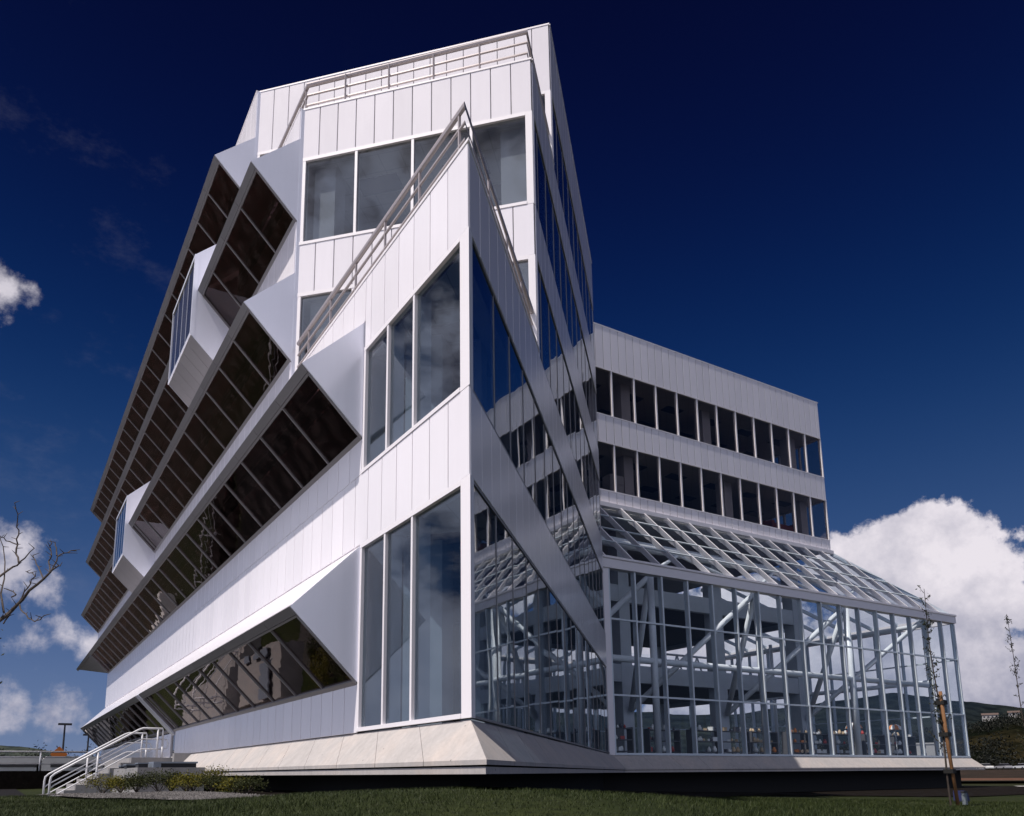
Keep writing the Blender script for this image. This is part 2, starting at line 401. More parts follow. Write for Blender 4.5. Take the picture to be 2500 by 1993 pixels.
def window_row(parent, wall, s0, s1, z0, z1, mulls, gl, frame='trim', depth=0.22, fw=0.09, mw=0.06, proud=0.035, endf=(True, True), rec=0.03, mdepth=None):
    """a strip of glazing: frame (part) > pane, mullion"""
    mb = MB()
    wall.box(mb, s0, s1, z1 - fw, z1, -depth, proud); wall.box(mb, s0, s1, z0, z0 + fw * .8, -depth, proud + 0.012)
    if endf[0]: wall.box(mb, s0, s0 + fw, z0 + fw * .8, z1 - fw, -depth, proud - 0.004)
    if endf[1]: wall.box(mb, s1 - fw, s1, z0 + fw * .8, z1 - fw, -depth, proud - 0.004)
    fr = obj('window', mb, frame, parent)
    a0 = s0 + (fw if endf[0] else 0); a1 = s1 - (fw if endf[1] else 0)
    md = MB(); md.obox((0, 0, 0), (1, 0, 0), (0, 1, 0), (0, 0, 1), -mw / 2, mw / 2, -(mdepth or depth), proud - 0.008, z0 + fw * .8 - 0.002, z1 - fw + 0.002)
    me = mesh('mullion', md, frame)
    for mm in mulls:
        local_obj('mullion', me, wall, mm, 0, 0, fr)
    ed = [a0] + [mm for mm in mulls] + [a1]
    cache = {}
    for i, (a, b) in enumerate(zip(ed[:-1], ed[1:])):
        aa = a + (mw / 2 if i else 0); bb = b - (mw / 2 if i < len(ed) - 2 else 0); w = round(bb - aa, 3)
        if w < 0.05: continue
        if w not in cache:
            p = MB(); p.obox((0, 0, 0), (1, 0, 0), (0, 1, 0), (0, 0, 1), -w / 2, w / 2, -rec - 0.012, -rec, z0 + fw * .8, z1 - fw); cache[w] = mesh('pane', p, gl)
        local_obj('pane', cache[w], wall, (aa + bb) / 2, 0, 0, fr)
    return fr

# levels (metres above the ground-floor sill)
Z1 = 3.477; FH = 4.0; BH = 1.392
def head(k): return Z1 + FH * (k - 1)
def sill(k): return head(k - 1) + BH
PAR2 = 8.97; PAR4 = 16.97; TOP = 21.8
WA = Wall((0, 0), (0, 1), (-1, 0)); WB = Wall((0, 0), (S2, S2), (S2, -S2))
WD = Wall((4.506, 4.506), (-S2, S2), (-S2, -S2)); LD = (4.506 - 0.1) * math.sqrt(2)
WD5 = Wall((7.011, 7.011), (-S2, S2), (-S2, -S2)); LD5 = (7.011 - 0.1) * math.sqrt(2)
YD = 8.91; YD5 = 13.92; SB3 = 4.506 * math.sqrt(2); SB5 = 7.011 * math.sqrt(2); SBE = 21.85
YEND = 54.0; YEND1 = 45.5

# ------------------------------------------------------------------ ground
def sstep(a, b, x):
    t = max(0.0, min(1.0, (x - a) / (b - a))); return t * t * (3 - 2 * t)
def gz(x, y):
    d = math.hypot(x - CP.x, y - CP.y)
    g = -1.15 - 0.025 * max(0.0, min(26.0, x - 1.0))
    g += 0.24 * math.exp(-((x + 1.6) ** 2 + (y + 1.9) ** 2) / (2 * 2.3 ** 2))
    g -= 0.30 * sstep(9.0, 19.0, y) * sstep(1.5, -4.0, x)
    g -= 0.75 * (1 - sstep(0.5, 5.5, d))
    far = sstep(60, 170, d); g = g * (1 - far) + (-0.75) * far
    near = sstep(2.0, 5.0, d) * (1 - sstep(20, 50, d))
    g += near * 0.03 * noise.noise((x * .7, y * .7, 3.1))
    return g
def grid_ground():
    def axis(c, n, near, far):
        xs = [0.0]; st = near
        while xs[-1] < far:
            xs.append(xs[-1] + st); st *= 1.045
        return np.array([-v for v in xs[:0:-1]] + xs) + c
    xs = axis(0.0, 0, 0.35, 3500); ys = axis(-2.0, 0, 0.35, 3500)
    mb = MB(); nx, ny = len(xs), len(ys)
    mb.v = [(float(x), float(y), gz(float(x), float(y))) for y in ys for x in xs]
    mb.f = [(j * nx + i, j * nx + i + 1, (j + 1) * nx + i + 1, (j + 1) * nx + i) for j in range(ny - 1) for i in range(nx - 1)]
    return mb
def ground_mat():
    mt, N, b = newmat('ground')
    ge = N.n('ShaderNodeNewGeometry')
    n1 = N.noise(ge.outputs['Position'], 0.35, 6, 0.6); n2 = N.noise(ge.outputs['Position'], 9, 5, 0.65)
    a = N.mixc(N.mapr(n1.outputs['Fac'], 0.35, 0.65), (0.016, 0.024, 0.007), (0.032, 0.040, 0.012))
    a = N.mixc(N.mapr(n2.outputs['Fac'], 0.4, 0.7), a, (0.012, 0.016, 0.006))
    # beyond the lawn: dry earth and scrub
    dd = N.vmath('DISTANCE', ge.outputs['Position'], (0, 5, 0), out=1)
    a = N.mixc(N.mapr(dd, 40, 90, 0, 1, True), a, N.mixc(N.mapr(n1.outputs['Fac'], 0.4, 0.6), (0.038, 0.025, 0.018), (0.020, 0.016, 0.011)))
    N.l(a, b.inputs['Base Color']); b.inputs['Roughness'].default_value = 0.95; b.inputs['Specular IOR Level'].default_value = 0.1
    bp = N.n('ShaderNodeBump'); bp.inputs['Strength'].default_value = 0.6; bp.inputs['Distance'].default_value = 0.03
    N.l(n2.outputs['Fac'], bp.inputs['Height']); N.l(bp.outputs[0], b.inputs['Normal'])
ground_mat()
obj('ground', grid_ground(), 'ground', None, True, 'structure')

# soil bed along the plinth foot, blackened and widened to carry the shade
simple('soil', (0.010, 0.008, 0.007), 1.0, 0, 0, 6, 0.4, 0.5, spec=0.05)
def bed(path_out, path_in, name, mat, dz=0.03):
    mb = MB(); n = len(path_out)
    rows = 6
    for r in range(rows):
        for a, b in zip(path_out, path_in):
            t = r / (rows - 1); x = a[0] + (b[0] - a[0]) * t; y = a[1] + (b[1] - a[1]) * t
            mb.v.append((x, y, gz(x, y) + dz))
    for r in range(rows - 1):
        for i in range(n - 1): mb.f.append((r * n + i, r * n + i + 1, (r + 1) * n + i + 1, (r + 1) * n + i))
    return obj(name, mb, mat, None, True, 'structure')
mb = MB(); xs_ = [-60 + i * 1.65 for i in range(33)]; ys_ = [-60 + i * 1.3 for i in range(53)]
mb.v = [(x, y, gz(x, y) + .04) for y in ys_ for x in xs_]; mb.f = [(j * 33 + i, j * 33 + i + 1, (j + 1) * 33 + i + 1, (j + 1) * 33 + i) for j in range(52) for i in range(32)]
obj('bounce_ground', mb, 'concrete_pale', None, True, 'structure')  # unseen pale paving, added to bounce sunlight onto walls and soffits
simple('asphalt', (0.012, 0.011, 0.012), 0.95, 0, 0, 5, .35, .3, spec=0.1)
mb = MB(); xs_ = [-15 + i * .5 for i in range(22)]; ys_ = [13 + i for i in range(31)]
mb.v = [(x, y, gz(x, y) + .03) for y in ys_ for x in xs_]; mb.f = [(j * 22 + i, j * 22 + i + 1, (j + 1) * 22 + i + 1, (j + 1) * 22 + i) for j in range(30) for i in range(21)]
obj('driveway', mb, 'asphalt', None, True, 'structure')
def resample(pts, step):
    out = []
    for (a, b) in zip(pts[:-1], pts[1:]):
        L = math.hypot(b[0] - a[0], b[1] - a[1]); k = max(1, int(L / step))
        out += [(a[0] + (b[0] - a[0]) * i / k, a[1] + (b[1] - a[1]) * i / k) for i in range(k)]
    return out + [pts[-1]]
def off(d, yA=21.7, xE=44.5, yE=36.0):
    """outline of the plinth pushed outwards by d (A wall, prow corner, B wall, atrium front, atrium end)"""
    return [(-d, yA), (-d, -2.4142 * d), (16.78 + 0.4142 * d, 16.78 - d), (xE + d, 16.78 - d), (xE + d, yE)]
def resample_pair(p, q, step):
    P, Q = [], []
    for i in range(len(p) - 1):
        L = math.hypot(p[i + 1][0] - p[i][0], p[i + 1][1] - p[i][1]); k = max(1, int(L / step))
        for j in range(k):
            t = j / k
            P.append((p[i][0] + (p[i + 1][0] - p[i][0]) * t, p[i][1] + (p[i + 1][1] - p[i][1]) * t)); Q.append((q[i][0] + (q[i + 1][0] - q[i][0]) * t, q[i][1] + (q[i + 1][1] - q[i][1]) * t))
    return P + [p[-1]], Q + [q[-1]]
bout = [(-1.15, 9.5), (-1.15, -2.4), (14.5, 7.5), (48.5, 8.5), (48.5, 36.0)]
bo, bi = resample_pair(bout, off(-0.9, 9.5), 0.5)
bed(bo, bi, 'soil_shade_bed', 'soil')

# ------------------------------------------------------------------ office tower
tower = thing('office_tower', 'tall prow-shaped office building clad in pale metal panels with tilted dark window strips', 'building', (0, 0, 0))

# concrete plinth: sloping apron slabs over a recessed footing blackened for its shade
def apron_run(parent, edges_in, edges_out, seg, extra=None):
    """sloped apron between two polylines, cut into slabs with open joints"""
    for i in range(len(edges_in) - 1):
        A0, A1, B0, B1 = [Vector((*p, 0)) for p in (edges_in[i], edges_in[i + 1], edges_out[i], edges_out[i + 1])]
        L = (A1 - A0).length; k = max(1, round(L / seg))
        for j in range(k):
            g = 0.006 / max(L / k, .01); t0 = (j + (g if j else 0)) / k; t1 = (j + 1 - (g if j < k - 1 else 0)) / k
            a0 = A0.lerp(A1, t0); a1 = A0.lerp(A1, t1); b0 = B0.lerp(B1, t0); b1 = B0.lerp(B1, t1)
            mb = MB(); z = Vector((0, 0, 1))
            top = [a0 - z * .03, a1 - z * .03, b1 - z * .585, b0 - z * .585]
            bot = [a0 - z * .45, a1 - z * .45, b1 - z * .645, b0 - z * .645]
            mb.add(top + bot, [(3, 2, 1, 0), (4, 5, 6, 7), (0, 1, 5, 4), (1, 2, 6, 5), (2, 3, 7, 6), (3, 0, 4, 7)])
            obj('apron_slab', mb, 'concrete_apron', parent)
def ring(parent, name, din, dout, z0, z1, mat, pts=None, yA=21.7, sl=slice(0, 5)):
    pi, po = off(din, yA)[sl], off(dout, yA)[sl]
    mb = MB()
    for i in range(len(pi) - 1):
        a, b, c, d = pi[i], pi[i + 1], po[i + 1], po[i]
        mb.prism([(a[0], a[1], z0), (b[0], b[1], z0), (c[0], c[1], z0), (d[0], d[1], z0)], (0, 0, z1 - z0))
    return obj(name, mb, mat, parent)
pl = ring(tower, 'plinth', 0.0, 0.495, -0.755, -0.668, 'concrete_apron', sl=slice(0, 3))
apron_run(pl, off(0.0)[:3], off(0.52)[:3], 1.55)
ring(pl, 'footing', -0.75, -0.45, -2.6, -0.60, 'recess_shade', sl=slice(0, 3))
ring(pl, 'underside', -0.5, 0.0, -0.75, -0.665, 'recess_shade', sl=slice(0, 3))

# floor slabs: ceiling tile below, carpet above
FOOT1 = [(0.16, 0.40), (15.3, 15.54), (11.5, 19.3), (11.5, 45.3), (0.16, 45.3)]
FOOT3 = [(0.27, 8.96), (4.5, 4.73), (15.3, 15.54), (11.5, 19.3), (11.5, 53.8), (0.16, 53.8), (0.16, 9.08)]
FOOT5 = [(0.27, 13.97), (7.0, 7.24), (15.3, 15.54), (11.5, 19.3), (11.5, 53.8), (0.16, 53.8), (0.16, 14.1)]
TERR2 = [(0.16, 0.40), (4.48, 4.72), (0.2, 9.0)]
TERR4 = [(0.27, 8.96), (4.5, 4.73), (6.95, 7.18), (0.2, 13.93)]
def slab(poly, z0, z1, mat, name='floor_slab'):
    mb = MB(); mb.prism([(x, y, z0) for x, y in poly], (0, 0, z1 - z0)); return obj(name, mb, mat, tower)
for k, pb in ((1, FOOT1), (2, FOOT3), (3, FOOT3), (4, FOOT5), (5, FOOT5)):
    c = slab(pb, head(k) - 0.10, head(k) - 0.05, 'ceiling_tile', 'ceiling')
    slab(pb, head(k) + 0.25, head(k) + 0.55, 'carpet' if k < 5 else 'plaster')
slab(TERR2, head(2) - 0.10, head(2) - 0.05, 'ceiling_tile', 'ceiling'); slab(TERR2, head(2) + 0.3, head(2) + 0.62, 'concrete_grey', 'terrace')
slab(TERR4, head(4) - 0.10, head(4) - 0.05, 'ceiling_tile', 'ceiling'); slab(TERR4, head(4) + 0.3, head(4) + 0.62, 'concrete_grey', 'terrace')
slab(FOOT1, -0.32, -0.02, 'carpet')
# core, partitions, columns
def tb(name, mat, *a):
    mb = MB(); mb.box(*a); return obj(name, mb, mat, tower)
tb('core_wall', 'core_wall', 5.0, 5.2, 13, 45, 0, head(5) - .15); tb('core_wall', 'core_wall', 5.2, 11.4, 18.5, 18.7, 0, head(5) - .15)
mb = MB(); q = Wall((7.4, 7.4), (-S2, S2), (-S2, -S2)); q.box(mb, 0.3, 9.9, 0.0, head(2) - .15, -0.15, 0.0); obj('partition', mb, 'core_wall', tower)
mb = MB(); q = Wall((8.6, 8.6), (-S2, S2), (-S2, -S2)); q.box(mb, 0.4, 8.5, head(2) + .56, head(5) - .15, 0, 0.15); obj('partition', mb, 'core_wall', tower)
q = Wall((15.45, 15.45), (-S2, S2), (S2, S2)); mb = MB(); q.box(mb, 0.0, 5.5, -0.1, TOP - 0.02, -0.2, 0.0); obj('rear_wall', mb, 'panel', tower)
tb('rear_wall', 'panel', 11.55, 11.75, 19.4, YEND, -0.1, TOP - 0.02)
tb('end_wall', 'panel', 0.02, 11.5, YEND - .15, YEND, head(2) + .6, TOP - 0.02); tb('end_wall', 'panel', 0.02, 11.5, YEND1 - .15, YEND1 - 0.01, -0.2, head(2) + .2)
for x, y, z0, z1 in ((0.95, 3.1, -.02, head(1) - .1), (0.95, 3.1, 4.03, head(2) - .1), (1.9, 7.9, 8.03, head(3) - .1),  (3.4, 4.6, -.02, head(1) - .1), (3.4, 4.6, 4.03, head(2) - .1)):
    mb = MB(); mb.obox((x, y, 0), (S2, S2, 0), (-S2, S2, 0), (0, 0, 1), -.36, .36, -.36, .36, z0, z1); obj('column', mb, 'plaster', tower)
for s in (3.2, 6.4, 9.6, 12.8, 16.0, 19.2):
    for k in range(5):
        if (k >= 2 and s < 7) or (k == 4 and s < 10.5): continue
        p = WB.pt(s, 0, -0.75); mb = MB(); mb.obox((p.x, p.y, 0), (S2, S2, 0), (-S2, S2, 0), (0, 0, 1), -.22, .22, -.22, .22, -.02 if k == 0 else head(k) + .56, head(k + 1) - .1); obj('column', mb, 'plaster', tower)
for k in (1, 2):
    for (x, y) in ((1.0, 2.6), (2.0, 3.7), (1.2, 4.9), (3.6, 5.6)):
        mb = MB(); mb.obox((x, y, 0), (S2, S2, 0), (-S2, S2, 0), (0, 0, 1), -.3, .3, -.6, .6, head(k) - .135, head(k) - .102); obj('ceiling_light', mb, 'light_panel', tower)
for k in (3, 4):
    for (x, y) in ((2.2, 8.6), (4.0, 6.9), (5.6, 5.9 + .9), (3.3, 10.2), (5.2, 8.6)):
        mb = MB(); mb.obox((x, y, 0), (S2, S2, 0), (-S2, S2, 0), (0, 0, 1), -.3, .3, -.6, .6, head(k) - .135, head(k) - .102); obj('ceiling_light', mb, 'light_panel', tower)

# ---- A wall (the long left wall)
PA = 0.618
panel_row(tower, WA, -0.055, YEND1, Z1, sill(2) - .004, PA, 19, start=0.588, bs=.25)
panel_row(tower, WA, 4.02, 8.9, sill(2), 5.585, PA, 19)           # strip under the second pod, beside the corner window
panel_row(tower, WA, 8.9, YEND1, sill(2), 5.585, PA, 19)
panel_row(tower, WA, -0.055, 3.98, head(2), PAR2, PA, start=0.6, bs=.25)
panel_row(tower, WA, 3.98, 8.88, 8.06, PAR2, PA)
panel_row(tower, WA, YD, YEND, 8.06, 9.56, PA, 19)
panel_row(tower, WA, YD, YEND, 12.05, 13.57, PA, 19)
panel_row(tower, WA, YD, 13.9, 16.05, PAR4, PA, 17)
panel_row(tower, WA, YD5, YEND, 16.05, 17.57, PA, 19)
panel_row(tower, WA, YD5, YEND, 20.03, TOP, PA, 24)
panel_row(tower, WA, 4.0, 21.15, -0.02, 0.855, PA, 19)
panel_row(tower, WA, 22.3, YEND1, -0.10, 0.80, PA, 22)
def bars(name, mat, parent, *specs):
    mb = MB()
    for w, a in specs: w.box(mb, *a)
    return obj(name, mb, mat, parent)
mb = MB(); d0 = .045; bq = lambda s_, n_: tuple(WB.pt(s_, PAR2, n_))
mb.prism([(-d0, YD - .05, PAR2), (-d0, -2.4142 * d0, PAR2), (.35, .845, PAR2), (.35, YD - .05, PAR2)], (0, 0, .05)); mb.prism([(-d0, -2.4142 * d0, PAR2), bq(SB3 + .1, d0), bq(SB3 + .1, -.35), (.35, .845, PAR2)], (0, 0, .05)); obj('coping', mb, 'trim', tower)
bars('coping', 'trim', tower, (WD, (-0.02, LD + .02, PAR4, PAR4 + .05, -.35, .045)), (WB, (SB3, SB5 + .1, PAR4, PAR4 + .05, -.35, .045)), (WA, (YD, YD5 - .05, PAR4, PAR4 + .05, -.35, .045)))
bars('coping', 'trim', tower, (WD5, (-0.02, LD5 + .02, TOP, TOP + .05, -.35, .045)), (WB, (SB5, SBE, TOP, TOP + .05, -.35, .045)), (WA, (YD5, YEND, TOP, TOP + .05, -.35, .045)))
# corner posts
def corner_post(parent, w1, w2, z0, z1, a=0.20, b=0.14):
    mb = MB(); w1.box(mb, 0.0, a, z0, z1, -0.2, 0.032); w2.box(mb, 0.034, b, z0 + .001, z1 - .001, -0.10, 0.030); return obj('corner_post', mb, 'trim', parent)
for k in (1, 2):
    mb = MB(); z0 = 0.0 if k == 1 else sill(2); mb.prism([(-.032, -.077, z0), (.12, .075, z0), (.10, .20, z0), (-.032, .20, z0)], (0, 0, head(k) - z0)); obj('corner_post', mb, 'trim', tower)
# prow corner windows on A
for k in (1, 2):
    window_row(tower, WA, 0.20, 4.0, 0.0 if k == 1 else sill(2), head(k), [1.82, 2.9], 'glass_prow', depth=0.10, fw=0.085, mw=0.065, endf=(False, True), mdepth=0.30)
# ---- B wall (the long right wall, glass and metal bands)
PB = 0.665
BM = [1.715 + 1.33 * i for i in range(16)]
panel_row(tower, WB, 0.0, SBE, Z1, sill(2) - .004, PB, 12.0, bs=.18)
panel_row(tower, WB, 0.0, SB3, head(2), PAR2, PB, bs=.18)
panel_row(tower, WB, SB3 + .0, SBE, head(2), sill(3), PB, 12.5)
panel_row(tower, WB, SB3 + .033, SBE, head(3), sill(4), PB, 12.0)
panel_row(tower, WB, SB3 + .033, SB5, head(4), PAR4, PB, 14.0)
panel_row(tower, WB, SB5, SBE, head(4), sill(5), PB, 14.0)
panel_row(tower, WB, SB5 + .033, SBE, head(5), TOP, PB, 15.0)
for k, s0 in ((1, .14), (2, .14), (3, SB3 + .14), (4, SB3 + .14), (5, SB5 + .14)):
    window_row(tower, WB, s0, SBE, 0.0 if k == 1 else sill(k), head(k), [x for x in BM if s0 + .4 < x < SBE - .3], 'glass_side', frame='pod_frame', depth=0.05, fw=0.045, mw=0.036, proud=0.016, rec=0.002, endf=(False, True))
# ---- D face (third and fourth floors)
PD = 0.524
panel_row(tower, WD, 0.0, LD, head(4), PAR4, PD, start=.522)
panel_row(tower, WD, 0.0, LD, head(3), sill(4) - .004, PD, start=.522)
panel_row(tower, WD, 0.0, LD, PAR2 - .6, sill(3), PD, start=.522)
for k in (3, 4):
    corner_post(tower, WD, WB.__class__((4.506, 4.506), (S2, S2), (S2, -S2)), sill(k), head(k), a=0.17)
    window_row(tower, WD, 0.17, LD, sill(k), head(k), [1.57, 3.127, 4.686], 'glass_end', depth=0.16, fw=0.10, mw=0.07, endf=(False, True))
mb = MB(); mb.box(-0.0, 0.1, YD - .03, YD + .2, PAR2, PAR4); obj('return_panel', mb, 'panel_smooth', tower)
for k in (3, 4):
    for a, b in ((0.22, 0.88), (5.42, 6.02)):
        mb = MB(); WD.box(mb, a, b, sill(k) - .8, head(k) - .1, -.95, -.32); obj('column', mb, 'plaster', tower)
mb = MB(); WD.box(mb, 1.0, 1.6, 12.03, 13.25, -1.3, -.7); tag(obj('orange_crate', mb, 'wood_orange'), 'orange-red crate behind the third-floor corner window of the end face', 'box')
for k in (1, 2):
    z0 = -.02 if k == 1 else 4.03; mb = MB(); mb.box(.04, .86, 4.06, 4.2, z0, head(k) - .12); obj('partition', mb, 'plaster', tower)
# ---- D5 face (top floor)
panel_row(tower, WD5, 0.0, LD5, head(5), TOP, 0.545, start=.53)
panel_row(tower, WD5, 0.0, LD5, PAR4 - .7, sill(5), 0.545, start=.53)
corner_post(tower, WD5, WB.__class__((7.011, 7.011), (S2, S2), (S2, -S2)), sill(5), head(5), a=0.17)
window_row(tower, WD5, 0.17, LD5, sill(5), head(5), [1.57 + 1.56 * i for i in range(5)], 'glass_end', depth=0.16, fw=0.10, mw=0.07, endf=(False, True))
mb = MB(); mb.box(-0.0, 0.1, YD5 - .03, YD5 + .2, PAR4, TOP); obj('return_panel', mb, 'panel_smooth', tower)
# roofs
slab(FOOT5, TOP - .5, TOP - .3, 'concrete_grey', 'roof')

# ---- tilted window pods along A
LIPX = -1.25
def pod_piece(y0, y1, zt, zl, zb, ends=(True, False), yg1=None, first=None, x_end=0.0, lipx=LIPX):
    """roof plate (part) > end_panel, fascia_panel, pane, mullion, frame_bar"""
    T = Vector((0, 0, zt)); L = Vector((lipx, 0, zl)); B = Vector((0, 0, zb))
    mb = MB(); th = Vector((0.05, 0, -0.05))
    mb.prism([(0.0, y0 + .01, zt), (lipx, y0 + .01, zl), (lipx + .06, y0 + .01, zl - .02), (0.0, y0 + .01, zt - .08)], (0, y1 - y0 - .02, 0))
    pod = obj('window_pod', mb, 'panel', tower)
    et = (B - L); ln = et.length; et.normalize(); ey = Vector((0, 1, 0)); en = Vector((et.z, 0, -et.x))
    def gbox(m_, a0, a1, t0, t1, n0, n1): return m_.obox(L, ey, et, en, a0, a1, t0, t1, n0, n1)
    if ends[0]:
        mb = MB(); pts = [(x_end, y0 - .025, zt - .003 * (x_end > 0)), (0.0, y0 - .025, zt), (lipx - .01, y0 - .025, zl), (0.0, y0 - .025, zb)] + ([(x_end, y0 - .025, zb)] if x_end > 0 else [])
        if x_end == 0: pts = pts[1:]
        mb.prism(pts, (0, .04, 0)); obj('end_panel', mb, 'panel_smooth', pod)
    if ends[1]:
        mb = MB(); mb.prism([(0.0, y1 - .02, zt), (lipx, y1 - .02, zl), (0.0, y1 - .02, zb)], (0, .03, 0)); obj('end_panel', mb, 'glass_bay', pod)
    pitch = 1.655
    edges = [y0]; x = first if first is not None else y0 + pitch
    while x < y1 - .3: edges.append(x); x += pitch
    edges.append(y1)
    # fascia under the lip
    for a, b in zip(edges[:-1], edges[1:]):
        mb = MB(); gbox(mb, a + .008, b - .008, -0.01, 0.172, -0.05, 0.022); obj('fascia_panel', mb, 'fascia', pod)
    yg = yg1 if yg1 is not None else y1
    mb = MB()
    gbox(mb, y0, yg, .182, .225, -.08, .02); gbox(mb, y0, yg, ln - .10, ln - .0, -.12, .035); gbox(mb, y0 + .002, y0 + .05, .225, ln - .10, -.08, .033); gbox(mb, yg - .05, yg - .002, .225, ln - .10, -.08, .033)
    obj('frame_bar', mb, 'pod_frame', pod)
    mm = MB(); gbox(mm, -.02, .02, .225, ln - .1, -.06, .018); me = mesh('mullion', mm, 'pod_frame')
    ge = [e for e in edges[1:-1] if e < yg - .3]
    for e in ge:
        o = link('mullion', me, pod); o.location = (0, e, 0)
    ed = [y0 + .06] + ge + [yg - .06]; cache = {}
    for a, b in zip(ed[:-1], ed[1:]):
        w = round(b - a, 3)
        if w not in cache:
            p = MB(); gbox(p, 0, w, .225, ln - .10, -.032, -.02); cache[w] = mesh('pane', p, 'glass_pod')
        o = link('pane', cache[w], pod); o.location = (0, a, 0)
    if yg1 is not None:
        # beyond the glass the lip runs on alone as a tapering soffit
        mb = MB(); p0 = L + ey * yg + et * .215; p1 = L + ey * y1 + et * .0; p2 = L + ey * yg + et * ln
        mb.prism([p0, L + ey * y1 + et * .02, p2], en * -.05); obj('soffit_panel', mb, 'fascia', pod)
    return pod
B4, B4E = 15.3, 19.2; B3, B3E = 29.3, 33.2
pod_piece(4.02, 21.6, Z1, 2.165, .86, (True, False), first=5.70, lipx=-1.31)
pod_piece(22.2, 45.4, Z1, 2.165, .86, (False, True), lipx=-1.31)
pod_piece(4.04, YEND, 8.06, 6.83, 5.60, (True, False), yg1=45.0, first=5.73)
pod_piece(YD, B3, 12.05, 10.81, 9.56, (True, False), x_end=.1); pod_piece(B3E, YEND, 12.05, 10.81, 9.56, (False, True))
pod_piece(YD, B4, 16.05, 14.81, 13.57, (True, False), x_end=.1); pod_piece(B4E, YEND, 16.05, 14.81, 13.57, (False, True))
pod_piece(YD5, YEND, 20.03, 18.80, 17.57, (True, True), x_end=.1)
mb = MB(); mb.prism([(0.0, 21.57, Z1 - .002), (-1.31, 21.57, 2.163), (-1.25, 21.57, 2.143), (0.0, 21.57, Z1 - .08)], (0, .66, 0)); obj('roof_plate', mb, 'panel', tower)
# pale brace that closes the glass beside the entrance
mb = MB(); L = Vector((-1.31, 0, 2.165)); B = Vector((0, 0, .80)); et = (B - L).normalized(); en = Vector((et.z, 0, -et.x))
mb.obox(L, (0, 1, 0), et, en, 21.6, 22.2, -0.01, 1.95, -.14, .05); obj('brace_panel', mb, 'panel_smooth', tower)
tb('entrance_jamb', 'trim', -.03, .12, 21.15, 21.25, -.1, .86); tb('entrance_jamb', 'trim', -.03, .12, 22.1, 22.3, -.1, .86)
mb = MB(); mb.box(.02, .04, 21.25, 22.1, -.1, .86); dr = obj('entrance_glass', mb, 'glass_bay', tower)

def box_bay(y0, y1, zc):
    xf = -1.39; h = 1.44
    zt, zb = zc + h, zc - h; zT, zB = zt + 1.34, zb - 1.34
    sec = lambda y: [(0.0, y, zT), (xf, y, zt), (xf, y, zb), (0.0, y, zB)]
    mb = MB(); mb.prism(sec(y0), (0, .05, 0)); bay = obj('box_bay', mb, 'panel_smooth', tower)
    mb = MB(); mb.prism(sec(y1 - .05), (0, .05, 0)); obj('side_panel', mb, 'panel_smooth', bay)
    n = 6; w = (y1 - y0) / n
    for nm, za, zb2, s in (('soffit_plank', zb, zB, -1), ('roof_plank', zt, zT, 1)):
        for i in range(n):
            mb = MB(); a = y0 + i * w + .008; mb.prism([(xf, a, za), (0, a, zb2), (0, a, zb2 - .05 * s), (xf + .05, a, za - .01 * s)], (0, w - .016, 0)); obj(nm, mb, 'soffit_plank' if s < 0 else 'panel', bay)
    mb = MB(); f = .1
    mb.box(xf - .03, xf + .1, y0 - .006, y1 + .006, zt - f * 1.3, zt - .004); mb.box(xf - .032, xf + .1, y0 - .006, y1 + .006, zb + .004, zb + f); mb.box(xf - .028, xf + .1, y0 - .004, y0 + f * .7, zb + f, zt - f * 1.3); mb.box(xf - .028, xf + .1, y1 - f * .7, y1 + .004, zb + f, zt - f * 1.3)
    obj('frame_bar', mb, 'panel_smooth', bay)
    pw = (y1 - y0 - 2 * f) / 4
    for i in range(4):
        mb = MB(); mb.box(xf, xf + .012, y0 + f + i * pw + (.014 if i else -.03), y0 + f + (i + 1) * pw - (.014 if i < 3 else -.03), zb + f, zt - f * 1.3); obj('pane', mb, 'glass_bay', bay)
        if i:
            mb = MB(); mb.box(xf - .006, xf + .06, y0 + f + i * pw - .014, y0 + f + i * pw + .014, zb + f, zt - f * 1.3); obj('mullion', mb, 'panel_smooth', bay)
box_bay(B4, B4E, 14.63); box_bay(B3, B3E, 10.72)

# ---- terrace railings
def railing(pts, z, hs, posts, rail_r=(0.055, 0.028, 0.028), inset=0.0):
    mb = MB(); mb.tube([(x, y, z + hs[0]) for x, y in pts], rail_r[0], 8); rl = obj('railing', mb, 'rail_paint', tower, False)
    for h, r in zip(hs[1:], rail_r[1:]):
        mb = MB(); mb.tube([(x, y, z + h) for x, y in pts], r, 6); obj('rail', mb, 'rail_paint', rl)
    for (x, y) in posts:
        mb = MB(); mb.box(x - .02, x + .02, y - .02, y + .02, z - .35, z + hs[0]); obj('post', mb, 'rail_paint', rl)
i0 = 0.11
railing([(i0, 8.7), (i0, i0 * 2.414), (4.44, 4.44 + i0 * 1.414)], PAR2, (1.0, .68, .36), [(i0, y) for y in (0.45, 1.9, 3.4, 4.9, 6.4, 7.9)] + [(x, x + i0 * 1.414) for x in (1.3, 2.4, 3.5)], (.06, .032, .032))
railing([(i0 + .1, 13.6), (i0 + .1, 9.012 - i0 * .1 + .06), (4.506, 4.506 + i0 * 1.414), (6.9, 6.9 + i0 * 1.414)], PAR4, (1.0, .68, .36),
        [(i0 + .1, 12.0), (i0 + .1, 10.6), (i0 + .1, 9.2)] + [(4.506 - t * S2, 4.506 + i0 * 1.414 + t * S2) for t in (1.25, 2.5, 3.75, 5.0)] + [(5.6, 5.6 + i0 * 1.414)], (.06, .032, .032))

